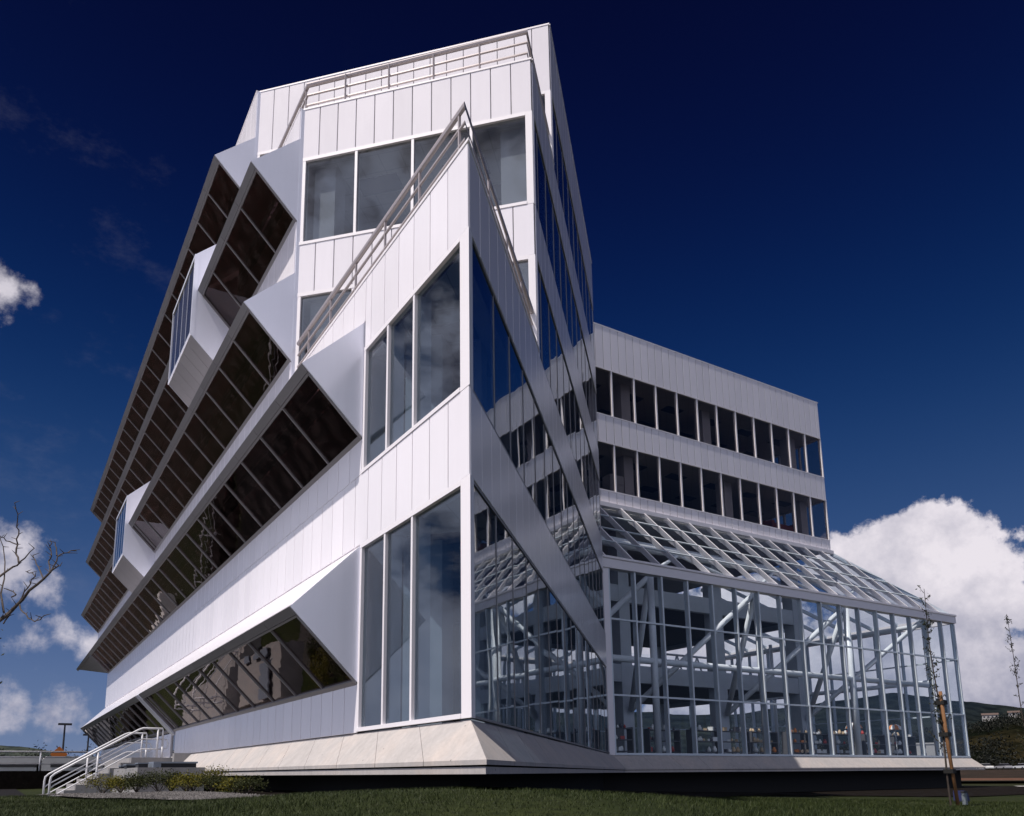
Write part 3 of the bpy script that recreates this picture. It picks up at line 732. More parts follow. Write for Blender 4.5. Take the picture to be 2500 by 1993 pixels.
# ------------------------------------------------------------------ wing with ribbon windows
wing = thing('office_wing', 'square end block with two ribbon window rows in pale panels above the glass atrium', 'building', (0, 0, 0))
WC = Wall((0, 19.18), (1, 0), (0, -1)); WCE = Wall((36.395, 19.18), (0, 1), (1, 0))
XE = 36.395; XW = 16.2
st = 16.1 + 0.5125 * 1
for z0, z1 in ((head(5), TOP), (head(4), sill(5) - .004), (12.23, sill(4) - .004)):
    panel_row(wing, WC, XW, XE, z0, z1, 0.5118, 1e9, start=16.616, gap=.034)
    panel_row(wing, WCE, 0.033, 17.0, z0, z1, 1.0, 1e9)
CM = [19.655 + 1.523 * i for i in range(-2, 11)]
for k in (4, 5):
    window_row(wing, WC, XW, XE, sill(k), head(k), [x for x in CM if x < XE - .5], 'glass_wing', depth=0.14, fw=0.075, mw=0.085, endf=(False, True))
    window_row(wing, WCE, 0.04, 17.0, sill(k), head(k), [1.5, 3.0, 4.5, 6.0, 7.5, 9, 10.5, 12, 13.5, 15], 'glass_wing', depth=0.14, fw=0.075, mw=0.085, endf=(False, True))
bars('coping', 'trim', wing, (WC, (XW, XE + .03, TOP, TOP + .05, -.35, .045)), (WCE, (0.0, 17.0, TOP, TOP + .05, -.35, .045)))
def wb(name, mat, *a, parent=None):
    mb = MB(); mb.box(*a); return obj(name, mb, mat, parent or wing)
Y0, Y1 = 19.34, 36.0
wb('soffit', 'frame_concrete', XW, XE - .15, Y0, Y1, 12.24, 12.35)
wb('floor_slab', 'carpet', XW, XE - .15, Y0, Y1, 12.36, 12.6)
for k in (4, 5):
    wb('ceiling', 'ceiling_tile', XW, XE - .15, Y0, Y1, head(k) - .02, head(k) + .03); wb('floor_slab', 'carpet', XW, XE - .15, Y0, Y1, head(k) + .25, head(k) + .55)
wb('roof', 'concrete_grey', XW, XE - .15, Y0, Y1, TOP - .5, TOP - .3)
wb('rear_wall', 'core_wall', XW, XE, Y1, Y1 + .2, 12.24, TOP - .05); wb('rear_wall', 'core_wall', XW - .2, XW, 19.4, Y1, 12.24, TOP - .05)
for k, zf in ((4, 12.6), (5, 16.03)):
    wb('partition', 'core_wall', 17.0, 30.5 if k == 5 else 33.2, 25.0, 25.15, zf, head(k) - .02)
    for x in (21.0, 28.4 if k == 4 else 27.0, 34.4 if k == 5 else 35.0): wb('column', 'plaster', x, x + .62, 20.0, 20.62, zf, head(k) - .02)
    for x in (19.0, 22.0, 25.0, 28.0, 31.0, 34.0):
        for y in (20.6, 22.8): wb('ceiling_light', 'light_panel', x, x + 1.2, y, y + .6, head(k) - .055, head(k) - .022)
tag(obj('storage_crate', MB().box(22.2, 23.3, 19.9, 20.6, 16.03, 17.35), 'wood_orange'), 'orange-brown box inside upper ribbon window, just right of the column', 'box')
tag(obj('storage_crate', MB().box(23.95, 25.2, 19.9, 20.7, 16.03, 17.20), 'wood_orange'), 'wide low orange-brown box behind the upper ribbon window, one pane further right', 'box')
t = thing('filing_cabinet', 'grey cabinet standing inside the left end of the lower ribbon window', 'cabinet', (20.3, 20.1, 12.6))
obj('body', MB().box(-.45, .45, -.3, .3, 0, 1.55), 'cabinet_grey', t)
for i in range(3): obj('drawer', MB().box(-.41, .41, -.32, -.302, .08 + i * .5, .52 + i * .5), 'cabinet_grey', t)
t = thing('armchair', 'dark red armchair by the right end of the lower ribbon window', 'armchair', (33.1, 20.2, 12.6))
obj('seat', MB().box(-.9, .9, -.4, .4, .1, .95), 'couch_red', t); obj('backrest', MB().box(-.9, .9, .2, .45, .95, 1.25), 'couch_red', t)
for s in (-1, 1): obj('armrest', MB().box(s * .95 - .12, s * .95 + .12, -.42, .42, .1, 1.1), 'couch_red', t)
# open concrete frame below the wing
CY = 22.6
for x in (15.2, 22.6, 29.75, 36.85):
    wb('frame_column', 'frame_concrete', x - .37, x + .37, CY - .37, CY + .37, -.1, 12.2); wb('frame_column', 'frame_concrete', x - .37, x + .37, 34.2, 34.9, -.1, 12.2)
for z0 in (3.93, 8.24):
    wb('spandrel_beam', 'frame_concrete', 14.0, 37.25, CY - .35, CY - .05, z0, z0 + .92); wb('floor_slab', 'core_wall', 14.0, 37.2, CY - .04, 35.0, z0 + .30, z0 + .75)
    wb('spandrel_beam', 'frame_concrete', 36.95, 37.25, CY - .04, 35.0, z0, z0 + .92)
    wb('partition', 'core_wall', 14.0, 21.0, 29.0, 29.2, z0 + .76, z0 + 4.0)
wb('partition', 'core_wall', 14.0, 24.0, 27.0, 27.2, 0, 3.9)

# ------------------------------------------------------------------ glass atrium
atr = thing('glass_atrium', 'low glazed atrium with sloping glass roof and white tube trusses', 'greenhouse', (0, 0, 0))
AY = 16.78; AE = 44.45; EZ0, EZ1 = 8.12, 8.64
pl2 = ring(atr, 'plinth', 0.0, 0.495, -0.755, -0.668, 'concrete_apron', sl=slice(2, 5))
apron_run(pl2, off(0.0)[2:], off(0.52)[2:], 1.64)
ring(pl2, 'footing', -0.75, -0.45, -2.9, -0.60, 'recess_shade', sl=slice(2, 5)); ring(pl2, 'underside', -0.5, 0.0, -0.75, -0.665, 'recess_shade', sl=slice(2, 5))
wa = lambda nm, mt, *a: obj(nm, MB().box(*a), mt, atr)
mb = MB(); mb.prism([(15.6, 16.9, -.3), (16.9, 16.9, -.3), (44.4, 16.9, -.3), (44.4, 36, -.3), (11.6, 36, -.3), (11.6, 19.8, -.3)], (0, 0, .27)); obj('floor', mb, 'carpet', atr)
GM = [18.42 + 1.642 * i for i in range(15)] + [43.02]
GR = [0.0, 2.53, 5.87, EZ0]
mb = MB(); mb.box(15.9, 16.88, AY - .03, AY + .25, -.02, EZ1); obj('corner_post', mb, 'trim', atr)
mb = MB(); mb.box(15.9, AE + .1, AY - .10, AY + .3, EZ0 + .02, EZ1); mb.box(15.9, AE + .12, AY - .16, AY - .1, EZ1 - .07, EZ1 + .03); obj('eave_beam', mb, 'trim', atr)
def glazing(name, wall, s0, s1, mulls, rows, gl, w=.085, d=.20):
    mb = MB()
    wall.box(mb, s0, s1, rows[0] - .03, rows[0] + .07, -d * .6, .05)
    for z in rows[1:-1]: wall.box(mb, s0, s1, z - .04, z + .04, -.08, .03)
    wall.box(mb, s0, s0 + .07, rows[0] + .07, rows[-1], -d, .034); wall.box(mb, s1 - .10, s1, rows[0] + .07, rows[-1], -d, .034)
    fr = obj(name, mb, 'steel_tube', atr)
    me = mesh('mullion', MB().box(-w / 2, w / 2, -d, .045, rows[0] + .07, rows[-1]), 'steel_tube')
    for x in mulls: local_obj('mullion', me, wall, x, 0, 0, fr)
    ed = [s0] + list(mulls) + [s1]; cache = {}
    for a, b in zip(ed[:-1], ed[1:]):
        for z0, z1 in zip(rows[:-1], rows[1:]):
            k = (round(b - a, 3), z0)
            if k not in cache: cache[k] = mesh('pane', MB().box(-(b - a) / 2 + .02, (b - a) / 2 - .02, -.022, -.01, z0 + .03, z1 - .03), gl)
            local_obj('pane', cache[k], wall, (a + b) / 2, 0, 0, fr)
    return fr
WG = Wall((0, AY), (1, 0), (0, -1)); glazing('front_glazing', WG, 16.88, AE, GM, GR, 'glass_atrium')
WGE = Wall((AE, AY), (0, 1), (1, 0)); glazing('end_glazing', WGE, 0.06, 19.2, [1.7 + 1.75 * i for i in range(10)], GR, 'glass_atrium')
WGB = Wall((0, 36.2), (1, 0), (0, 1)); glazing('rear_glazing', WGB, 16.0, AE, [18.42 + 3.284 * i for i in range(8)], [0, 2.53, 5.87, 8.3], 'glass_atrium')
# sloping roof
mb = MB(); RT = Vector((0, 19.10, 12.10)); RB = Vector((0, AY - .02, EZ1))
roof = obj('roof_ridge', MB().box(15.5, 36.45, 19.02, 19.16, 12.02, 12.24), 'trim', atr)
def hip_t(xb): return max(0.0, min(1.0, (AE - .05 - xb) / 5.1))
raf = []
for j in range(-5, 13):
    xb = 25.02 + 1.642 * j; xt = 22.86 + 1.55 * j
    if xb > AE - .3: break
    t1 = 1.0 if xt <= 36.3 else hip_t(xb)
    p0 = Vector((xb, RB.y, RB.z)); p1 = Vector((xt, RT.y, RT.z)) if xt <= 36.3 else None
    if p1 is None:
        tt = t1; p1 = Vector((AE - 8.05 * tt, RB.y + (RT.y - RB.y) * tt, RB.z + (RT.z - RB.z) * tt))
    raf.append((p0, p1, t1))
hip0, hip1 = Vector((AE, RB.y, RB.z)), Vector((36.42, RT.y, RT.z))
nrm = Vector((0, -(RT.z - RB.z), RT.y - RB.y)).normalized()
if nrm.z < 0: nrm = -nrm
TS = [0.0, .29, .53, .775, 1.0]
def bar_between(mb, a, b, w, h, up):
    d = (b - a); L_ = d.length; d.normalize(); sx = d.cross(up).normalized(); u = sx.cross(d).normalized()
    mb.obox(a, d, sx, u, 0, L_, -w / 2, w / 2, -h, 0.0)
for (p0, p1, t1) in raf:
    for ta, tb_ in zip(TS[:-1], TS[1:]):
        if ta >= t1 - .02: break
        tb2 = min(tb_, t1)
        a = p0.lerp(p1, ta / t1); b = p0.lerp(p1, tb2 / t1)
        mb = MB(); bar_between(mb, a + nrm * .02, b + nrm * (.05), .075, .24, nrm); obj('rafter', mb, 'trim', roof)
mb = MB(); bar_between(mb, hip0, hip1, .08, .2, nrm); obj('hip_rafter', mb, 'steel_tube', roof)
for (a, b) in zip(raf[:-1], raf[1:]):
    for i in range(4):
        ta, tb_ = TS[i], TS[i + 1]
        def at(q, t): return q[0].lerp(q[1], min(1, t / q[2]))
        if ta >= min(a[2], b[2]) - .02 and ta >= max(a[2], b[2]) - .02: continue
        q0, q1, q2, q3 = at(a, ta), at(b, ta), at(b, tb_), at(a, tb_)
        if (q2 - q1).length < .05 and (q3 - q0).length < .05: continue
        mb = MB(); mb.prism([q0, q1, q2, q3] if (q2 - q1).length > .05 else [q0, q1, q3], nrm * .012); obj('pane', mb, 'glass_atrium', roof)
        if i:
            mb = MB(); bar_between(mb, q0 + nrm * .03, q1 + nrm * .03, .05, .07, nrm); obj('purlin', mb, 'steel_tube', roof)
# hipped end
en_ = (Vector((36.42, 36, RT.z)) - hip1).cross(hip0 - hip1).normalized()
if en_.z < 0: en_ = -en_
for i in range(11):
    y = AY + 1.75 * i; mb = MB(); bar_between(mb, Vector((AE, y, EZ1)), Vector((36.42, y + 2.3, RT.z)), .075, .24, en_); obj('rafter', mb, 'steel_tube', roof)
    if i < 10:
        mb = MB(); mb.prism([(AE, y + .04, EZ1), (AE, y + 1.71, EZ1), (36.42, y + 4.01, RT.z), (36.42, y + 2.34, RT.z)], en_ * .012); obj('pane', mb, 'glass_atrium', roof)
obj('eave_beam', MB().box(AE - .1, AE + .14, AY + .3, 36.2, EZ0 + .02, EZ1 - .01), 'trim', atr)
# tube structure
TY = 18.2
PX = [20.72, 28.2, 35.83, 43.7]
for x in PX: obj('tube_column', MB().tube([(x, TY, -.05), (x, TY, 8.7)], .17, 14), 'tube_white', atr, True)
obj('tube_beam', MB().tube([(13, TY + .02, 4.4), (44.2, TY + .02, 4.4)], .16, 14), 'tube_white', atr, True)
obj('tube_beam', MB().tube([(14, 19.9, 10.6), (37.5, 19.9, 10.6)], .26, 14), 'tube_white', atr, True)
obj('tube_beam', MB().tube([(16, TY, 8.75), (44.2, TY, 8.75)], .13, 12), 'tube_white', atr, True)
for z in (4.6, 8.2):
    obj('tube_beam', MB().tube([(43.6, TY, z), (43.6, 35.8, z)], .14, 12), 'tube_white', atr, True)
for x in (43.6,):
    for y in (23.9, 29.8, 35.6): obj('tube_column', MB().tube([(x, y, -.05), (x, y, 8.6)], .13, 12), 'tube_white', atr, True)
nodes = [15.3, 22.6, 29.75, 36.85]
for i, nx in enumerate(nodes):
    n0 = Vector((nx, 22.05, 2.45))
    for px in ([PX[i - 1]] if i else []) + ([PX[i]] if i < 4 else []):
        obj('tube_brace', MB().tube([n0, (px, TY + .05, 8.55)], .15, 12), 'tube_white', atr, True)
for x0 in PX[:3]:
    obj('tube_brace', MB().tube([(x0, TY, 8.7), (x0 + 3.7, 19.9, 10.5), (x0 + 7.5, TY, 8.7)], .10, 10), 'tube_white', atr, True)
for i in range(6):
    x = 37.5 + 1.1 * i; obj('tube_brace', MB().tube([(x, 35.6, 5.5), (x + 1.1, 35.6, 8.3)] if i % 2 else [(x, 35.6, 8.3), (x + 1.1, 35.6, 5.5)], .07, 8), 'tube_white', atr, True)
obj('tube_beam', MB().tube([(37, 35.6, 8.3), (44.2, 35.6, 8.3)], .09, 10), 'tube_white', atr, True); obj('tube_beam', MB().tube([(37, 35.6, 5.5), (44.2, 35.6, 5.5)], .09, 10), 'tube_white', atr, True)

# ------------------------------------------------------------------ goods on display in the atrium
simple('shelf_dark', (0.10, 0.10, 0.11), 0.6); simple('goods_white', (0.80, 0.80, 0.78), 0.5, 0, .1); simple('goods_orange', (0.75, 0.24, 0.05), 0.5, 0, .15); simple('goods_tan', (0.58, 0.42, 0.26), 0.6, 0, .15); simple('goods_dark', (0.06, 0.06, 0.08), 0.6); simple('goods_red', (0.45, 0.05, 0.04), 0.5, 0, .1)
sh = None; shelves = []
def make_shelf():
    t = thing('display_shelf', 'low dark display shelf inside the atrium front glass', 'shelf', (0, 0, 0), 'display shelves behind the atrium glass')
    for i, z in enumerate((.22, .75, 1.28)): obj('shelf_board', MB().box(-1.0, 1.0, -.22, .22, z - .02, z + .02), 'shelf_dark', t)
    for s in (-1, 1): obj('side_post', MB().box(s - .03, s + .03, -.2, .2, -.02, 1.34), 'shelf_dark', t)
    return t
def small_pot(mat):
    mb = MB(); prof = [(.0, 0), (.09, 0), (.12, .08), (.11, .17), (.06, .22), (.07, .27), (.0, .29)]
    n = 7
    for r, z in prof:
        for k in range(n): mb.v.append((r * math.cos(2 * math.pi * k / n), r * math.sin(2 * math.pi * k / n), z))
    for i in range(len(prof) - 1):
        for k in range(n): mb.f.append((i * n + k, i * n + (k + 1) % n, (i + 1) * n + (k + 1) % n, (i + 1) * n + k))
    return mesh('ornament', mb, mat, True)
def small_box(mat): return mesh('gift_box', MB().box(-.13, .13, -.1, .1, 0, .18).box(-.135, .135, -.105, .105, .18, .21), mat)
pots = {c: small_pot('goods_' + c) for c in ('white', 'orange', 'tan', 'dark', 'red')}; bxs = {c: small_box('goods_' + c) for c in pots}
cols_by_x = lambda x: (['dark', 'red', 'white'] if x < 24 else ['white', 'dark', 'tan'] if x < 28 else ['tan', 'tan', 'orange', 'white'] if x < 31.5 else ['orange', 'tan', 'dark'] if x < 33.5 else ['white', 'white', 'white', 'tan', 'red'])
nshelf = 0
for x in (19.0, 22.6, 25.0, 27.0, 29.4, 31.7, 34.2, 36.3, 38.5, 40.6, 42.3):
    y = 19.3 + random.uniform(-.3, .6)
    t = make_shelf() if sh is None else copy_tree(sh)
    sh = sh or t; t.location = (x, y, 0)
    for z in (.24, .77, 1.30):
        k = -0.85
        while k < .85:
            if random.random() < .72:
                c = random.choice(cols_by_x(x)); isb = random.random() < .3
                o = link('gift_box' if isb else 'ornament', (bxs if isb else pots)[c]); o.location = (x + k, y + random.uniform(-.08, .08), z); s = random.uniform(.45, 1.05); o.scale = (s, s, s); o.rotation_euler.z = random.uniform(0, 3)
                cn = {'white': 'white', 'orange': 'orange', 'tan': 'tan', 'dark': 'dark', 'red': 'red'}[c]
                tag(o, 'small %s %s on a display shelf behind the atrium glass' % (cn, 'box' if isb else 'ornament'), 'box' if isb else 'ornament', '%s goods on the display shelves' % cn)
            k += random.uniform(.15, .28)
def parasol(loc, lab):
    t = thing('parasol', lab, 'parasol', loc)
    obj('pole', MB().tube([(0, 0, 0), (0, 0, 1.75)], .025, 8), 'goods_white', t)
    n = 12; r = .46
    for i in range(n):
        mb = MB(); a0, a1 = 2 * math.pi * i / n, 2 * math.pi * (i + 1) / n
        rows = [(0.0, 1.98), (.22, 1.93), (.37, 1.83), (r, 1.66)]
        for rr, z in rows:
            mb.v += [(rr * math.cos(a0), rr * math.sin(a0), z), (rr * math.cos(a1), rr * math.sin(a1), z)]
        nv = len(mb.v); mb.v += [(x, y, z - .02) for x, y, z in mb.v]
        for j in range(3):
            b = j * 2; mb.f += [(b, b + 2, b + 3, b + 1), (nv + b + 1, nv + b + 3, nv + b + 2, nv + b)]
        mb.f += [(6, nv + 6, nv + 7, 7)]
        obj('canopy_gore', mb, 'goods_orange' if i % 2 else 'goods_white', t)
parasol((36.6, 18.9, 0), 'left of two striped orange and white parasols in the atrium'); parasol((40.6, 18.9, 0), 'right of two striped orange and white parasols in the atrium')

# ------------------------------------------------------------------ entrance steps, rails, block
t = thing('entrance_steps', 'concrete landing and steps leading up to the side entrance', 'stairs', (-1.0, 20, -1))
LZ = -.16
def st_(nm, *a): return inv(t, obj(nm, MB().box(*a), 'concrete_grey', t))
st_('landing', -1.8, -.02, 18.62, 26.0, -2.2, LZ)
for i in range(8): st_('step', -1.8 - .31 * (i + 1), -1.8 - .31 * i - .002, 18.62, 22.5, -2.3, LZ - .168 * (i + 1))
st_('side_wall', -.55, -.02, 18.3, 18.6, -1.6, -.02)
def stair_rail(y, lab):
    t = thing('stair_handrail', lab, 'handrail', (-2.5, y, -1.2), 'handrails of the entrance steps')
    def rail(dz, r, lo=0.0): 
        pts = [(-.86, y, .80 - dz), (-1.47, y, .80 - dz), (-1.60, y, .745 - dz), (-3.93, y, -.66 - dz), (-4.03, y, -.76 - dz)]
        if dz == 0: pts = [(-.84, y, .2), (-.84, y, .72)] + pts + [(-4.05, y, -.9), (-4.05, y, -2.0)]
        inv(t, obj('top_rail' if dz == 0 else 'lower_rail', MB().tube(pts, r, 8), 'rail_white', t, True))
    rail(0, .032); rail(.35, .021); rail(.68, .021)
    for x, z0, z1 in ((-.84, LZ, .2), (-1.0, LZ, .78), (-2.76, -1.3, -.0)): inv(t, obj('post', MB().tube([(x, y, z0), (x, y, z1)], .034, 8), 'rail_white', t, True))
    inv(t, obj('end_loop', MB().tube([(-.84, y, .45), (-.70, y, .42), (-.66, y, .3), (-.70, y, .16), (-.84, y, .12)], .02, 8), 'rail_white', t, True))
stair_rail(18.9, 'white tubular handrail on the near side of the entrance steps'); stair_rail(22.3, 'white tubular handrail on the far side of the entrance steps')
tag(obj('concrete_block', MB().box(-2.33, -.62, 13.3, 18.28, -1.7, -.53), 'concrete_grey'), 'long low concrete block between the shrubs and the sloping plinth', 'planter wall')
simple('slab_grey', (0.16, 0.19, 0.24), 0.6); simple('slab_dark', (0.02, 0.022, 0.03), 0.8)
for x0, x1, y, z1, lab in ((-1.86, -1.62, 14.3, -.36, 'upright grey-blue end piece on the concrete block beside the plinth'),):
    t = thing('covered_bench', 'long low dark bench with grey top on the concrete block', 'bench', (-1.2, 14.6, -.53))
    obj('bench_top', MB().box(-.62, .55, -.5, .4, .12, .165), 'slab_grey', t); obj('end_leg', MB().box(-.62, -.42, -.48, .35, .0, .12), 'slab_grey', t); obj('dark_base', MB().box(-.40, .53, -.40, .3, .0, .12), 'slab_dark', t)
for i, (x, y, s, lab) in enumerate(((-2.05, 14.6, .11, 'dark low stone tray, largest of three on the left of the block'), (-2.22, 15.6, .08, 'dark low stone tray, middle of three on the left of the block'), (-2.2, 16.9, .06, 'dark low stone tray, furthest of three on the left of the block'))):
    t = thing('stone_tray', lab, 'tray', (x, y, -.53), 'stone trays on the concrete block')
    obj('rim', MB().box(-.14, .14, -.3, .3, s, s + .03), 'slab_grey', t); obj('body', MB().box(-.12, .12, -.27, .27, 0, s), 'slab_dark', t)

# ------------------------------------------------------------------ planting: gravel, shrubs, lawn
simple('gravel_base', (0.04, 0.037, 0.036), 0.95, 0, 0, 30, 0.35, 0.5)
go, gi = resample_pair([(-4.7, 11.5), (-4.3, 7.4), (-3.2, 3.8), (-2.1, 1.6)], [(-1.6, 15.0), (-1.3, 10.5), (-1.2, 6.0), (-1.15, 2.2)], 0.5)
bed(go, gi, 'gravel_bed', 'gravel_base', 0.035)
simple('pebble', (0.115, 0.107, 0.105), 0.85, 0, 0, 12, .35)
mb = MB()
for i in range(5200):
    a, b = random.random(), random.random(); k = a * (len(go) - 1); j = int(k); f = k - j
    o_ = [go[j][c] * (1 - f) + go[j + 1][c] * f for c in (0, 1)]; i_ = [gi[j][c] * (1 - f) + gi[j + 1][c] * f for c in (0, 1)]
    x = o_[0] + (i_[0] - o_[0]) * b; y = o_[1] + (i_[1] - o_[1]) * b; z = gz(x, y) + .035; r = random.uniform(.012, .03)
    h = r * random.uniform(.5, 1.0); an = random.random() * 6
    vs = [(x + r * math.cos(an + q * 2.1), y + r * math.sin(an + q * 2.1), z) for q in range(3)] + [(x + random.uniform(-.3, .3) * r, y, z + h)]
    mb.add(vs, [(0, 1, 3), (1, 2, 3), (2, 0, 3)])
tag(obj('pebbles', mb, 'pebble', None, False, 'stuff'), 'pale grey gravel spread in front of the shrub row', 'gravel')

leafmat('shrub_leaf', (0.03, 0.036, 0.005), (0.19, 0.165, 0.014)); leafmat('shrub_leaf_dark', (0.012, 0.018, 0.006), (0.06, 0.068, 0.018)); simple('bark', (0.055, 0.042, 0.035), 0.9, 0, 0, 10, .3)
def leaf_quad(mb, p, size, up=None):
    a = Vector((random.gauss(0, 1), random.gauss(0, 1), random.gauss(0, 1) + .3)).normalized(); b = a.orthogonal().normalized()
    b = (Matrix.Rotation(random.random() * 6.28, 3, a) @ b); c = a.cross(b)
    L_, w = size * random.uniform(.7, 1.3), size * .42
    mb.add([p - b * L_ * .5, p + c * w * .5 + a * .1 * L_, p + b * L_ * .5, p - c * w * .5 + a * .1 * L_], [(0, 1, 2, 3)])
def shrub(x, y, w, h, mat, lab):
    z0 = gz(x, y); t = thing('shrub', lab, 'shrub', (x, y, z0 + .02), 'shrubs along the concrete block')
    mb = MB(); st = MB()
    for i in range(13):
        a = random.random() * 6.28; rr = random.uniform(.35, 1) * w; hh = h * random.uniform(.6, 1.05)
        tip = Vector((rr * math.cos(a), rr * math.sin(a), hh * (1 - .35 * (rr / w) ** 2)))
        st.tube([(0, 0, 0), tip * .5 + Vector((0, 0, .03)), tip], .009, 4, .003, False)
        for j in range(95):
            q = tip + Vector((random.gauss(0, 1), random.gauss(0, 1), random.gauss(0, .7))) * w * .27
            if q.z < .02: q.z = random.uniform(.02, .1)
            leaf_quad(mb, q, .05)
    obj('foliage', mb, mat, t); obj('stem', st, 'bark', t)
SH = [(-3.30, 11.6, .42, .46, 'shrub_leaf', 'yellow-green shrub at the left end of the row below the handrail'), (-2.98, 11.0, .30, .34, 'shrub_leaf', 'small yellow-green shrub second from the left, before the block corner'),
      (-2.72, 10.4, .33, .40, 'shrub_leaf_dark', 'dark round shrub just left of the block corner'), (-2.18, 10.8, .40, .44, 'shrub_leaf_dark', 'round dark shrub in front of the block, right of its corner'),
      (-1.80, 11.4, .26, .46, 'shrub_leaf_dark', 'upright narrow dark shrub in front of the bench'), (-1.62, 10.4, .36, .38, 'shrub_leaf', 'bright yellow-green shrub in front of the bench'),
      (-1.20, 9.7, .34, .34, 'shrub_leaf_dark', 'grey-green low shrub at the front of the row'), (-1.32, 11.2, .32, .48, 'shrub_leaf', 'yellow-green shrub touching the block near its right end'), (-1.0, 10.6, .40, .50, 'shrub_leaf', 'largest yellow-green shrub at the right part of the row'),
      (-.95, 8.6, .30, .34, 'shrub_leaf', 'small yellow-green shrub beside the plinth lip'), (-.98, 7.5, .30, .30, 'shrub_leaf_dark', 'last low shrub at the right end of the row, by the plinth')]
for a in SH: shrub(*a)

# lawn: real blades where the picture shows them, denser near the camera
leafmat('grass_blade', (0.012, 0.022, 0.004), (0.040, 0.052, 0.012))
N_ = 300000
dd = 3.0 + 19.0 * np.random.rand(N_) ** 1.7; az = np.radians(np.random.uniform(-14, 72, N_))
gx = CP.x + dd * np.sin(az); gy = CP.y + dd * np.cos(az)
inA = np.zeros(N_, bool)   # inside the outline of bed and building
inA |= (gx > 14.4) & (gy > 7.5 + (gx - 14.5) * .03) & (gx < 48.5); inA |= (gx > -1.15) & (gx <= 14.5) & (gy > -2.4 + (gx + 1.15) * (7.5 + 2.4) / (14.5 + 1.15))
gravel = (gy > 1.6) & (gx < -1.0) & (gx > np.interp(gy, [1.6, 3.8, 7.4, 11.5, 15], [-2.1, -3.2, -4.3, -4.7, -4.8]))
keep = ~inA & ~gravel & (gy < 14.5)
patch = np.array([noise.noise((float(x) * .5, float(y) * .5, 1.7)) for x, y in zip(gx, gy)])
keep &= np.random.rand(N_) < (0.75 + .5 * patch)
gx, gy, dd, patch = gx[keep], gy[keep], dd[keep], patch[keep]; n = len(gx)
gzv = np.array([gz(float(x), float(y)) for x, y in zip(gx, gy)])
hh = np.random.uniform(.016, .042, n) * (1 + .5 * patch) * (0.85 + dd * .02); ww = np.random.uniform(.0022, .0045, n) * (0.7 + dd * .05); an = np.random.rand(n) * 6.283; lx = np.random.normal(0, .02, n); ly = np.random.normal(0, .02, n)
V = np.empty((n, 3, 3)); V[:, 0] = np.stack([gx - ww * np.cos(an), gy - ww * np.sin(an), gzv - .01], 1); V[:, 1] = np.stack([gx + ww * np.cos(an), gy + ww * np.sin(an), gzv - .01], 1); V[:, 2] = np.stack([gx + lx, gy + ly, gzv + hh], 1)
me = bpy.data.meshes.new('grass'); me.vertices.add(3 * n); me.vertices.foreach_set('co', V.reshape(-1)); me.loops.add(3 * n); me.loops.foreach_set('vertex_index', np.arange(3 * n, dtype=np.int32)); me.polygons.add(n); me.polygons.foreach_set('loop_start', np.arange(0, 3 * n, 3, dtype=np.int32)); me.polygons.foreach_set('loop_total', np.full(n, 3, dtype=np.int32))
me.update(); me.validate(); me.materials.append(MATS['grass_blade'])
g = link('lawn_grass', me); g['kind'] = 'stuff'; g['label'] = 'short dark green mown lawn in front of the building'; g['category'] = 'grass'

# ------------------------------------------------------------------ trees
leafmat('young_leaf', (0.010, 0.015, 0.008), (0.035, 0.042, 0.02)); simple('stake_wood', (0.19, 0.09, 0.035), 0.8, 0, 0, 9, .25); simple('tie_rubber', (0.01, 0.01, 0.01), 0.7)
def young_tree(base, height, stake_h, lab, stake_lab, seed, lean=-.03, leaves=True):
    rnd = random.Random(seed); x, y = base; z0 = gz(x, y)
    t = thing('young_tree', lab, 'tree', (x, y, z0), 'young staked trees')
    tr = MB(); pts = [Vector((lean * z + .012 * math.sin(z * 3 + seed), .012 * math.cos(z * 2.3), z)) for z in np.linspace(-.05, height, 14)]
    tr.tube(pts, .018, 6, .004); fo = MB(); br = MB()
    for i in range(50):
        zz = rnd.uniform(.22, .99) * height; p = Vector((lean * zz, 0, zz)); a = rnd.random() * 6.28; L_ = rnd.uniform(.08, .30) * (1.05 - zz / height * .75)
        e = p + Vector((math.cos(a) * L_, math.sin(a) * L_, L_ * rnd.uniform(.4, 1.6)))
        br.tube([p, p.lerp(e, .5) + Vector((0, 0, -.01)), e], .006, 4, .002, False)
        for j in range(rnd.randint(5, 11)):
            q = p.lerp(e, rnd.uniform(.25, 1.05)) + Vector((rnd.gauss(0, .022), rnd.gauss(0, .022), rnd.gauss(0, .022))); leaf_quad(fo, q, .054)
    obj('trunk', tr, 'bark', t); obj('branch', br, 'bark', t); obj('foliage', fo, 'young_leaf', t)
    s = thing('tree_stake', stake_lab, 'stake', (x - .05, y - .07, z0), 'wooden tree stakes')
    obj('post', MB().tube([(.10, -.02, -.2), (.02, 0, stake_h * .5), (-.03, 0, stake_h)], .029, 8), 'stake_wood', s, True)
    for z in (.30, .62, .9): obj('tie', MB().box(-.055 + .06 * (1 - z), .06 + .04 * (1 - z), -.05, .11, stake_h * z - .035, stake_h * z + .035), 'tie_rubber', s)
young_tree((8.4, -1.7), 3.75, 1.93, 'slender young tree with sparse dark leaves before the atrium corner', 'brown wooden stake tied to the slender young tree', 3)
young_tree((16.6, .75), 4.7, 2.05, 'young tree at the far right edge with thin leafy shoots', 'brown stake at the right edge beside the young tree', 5, -.05)

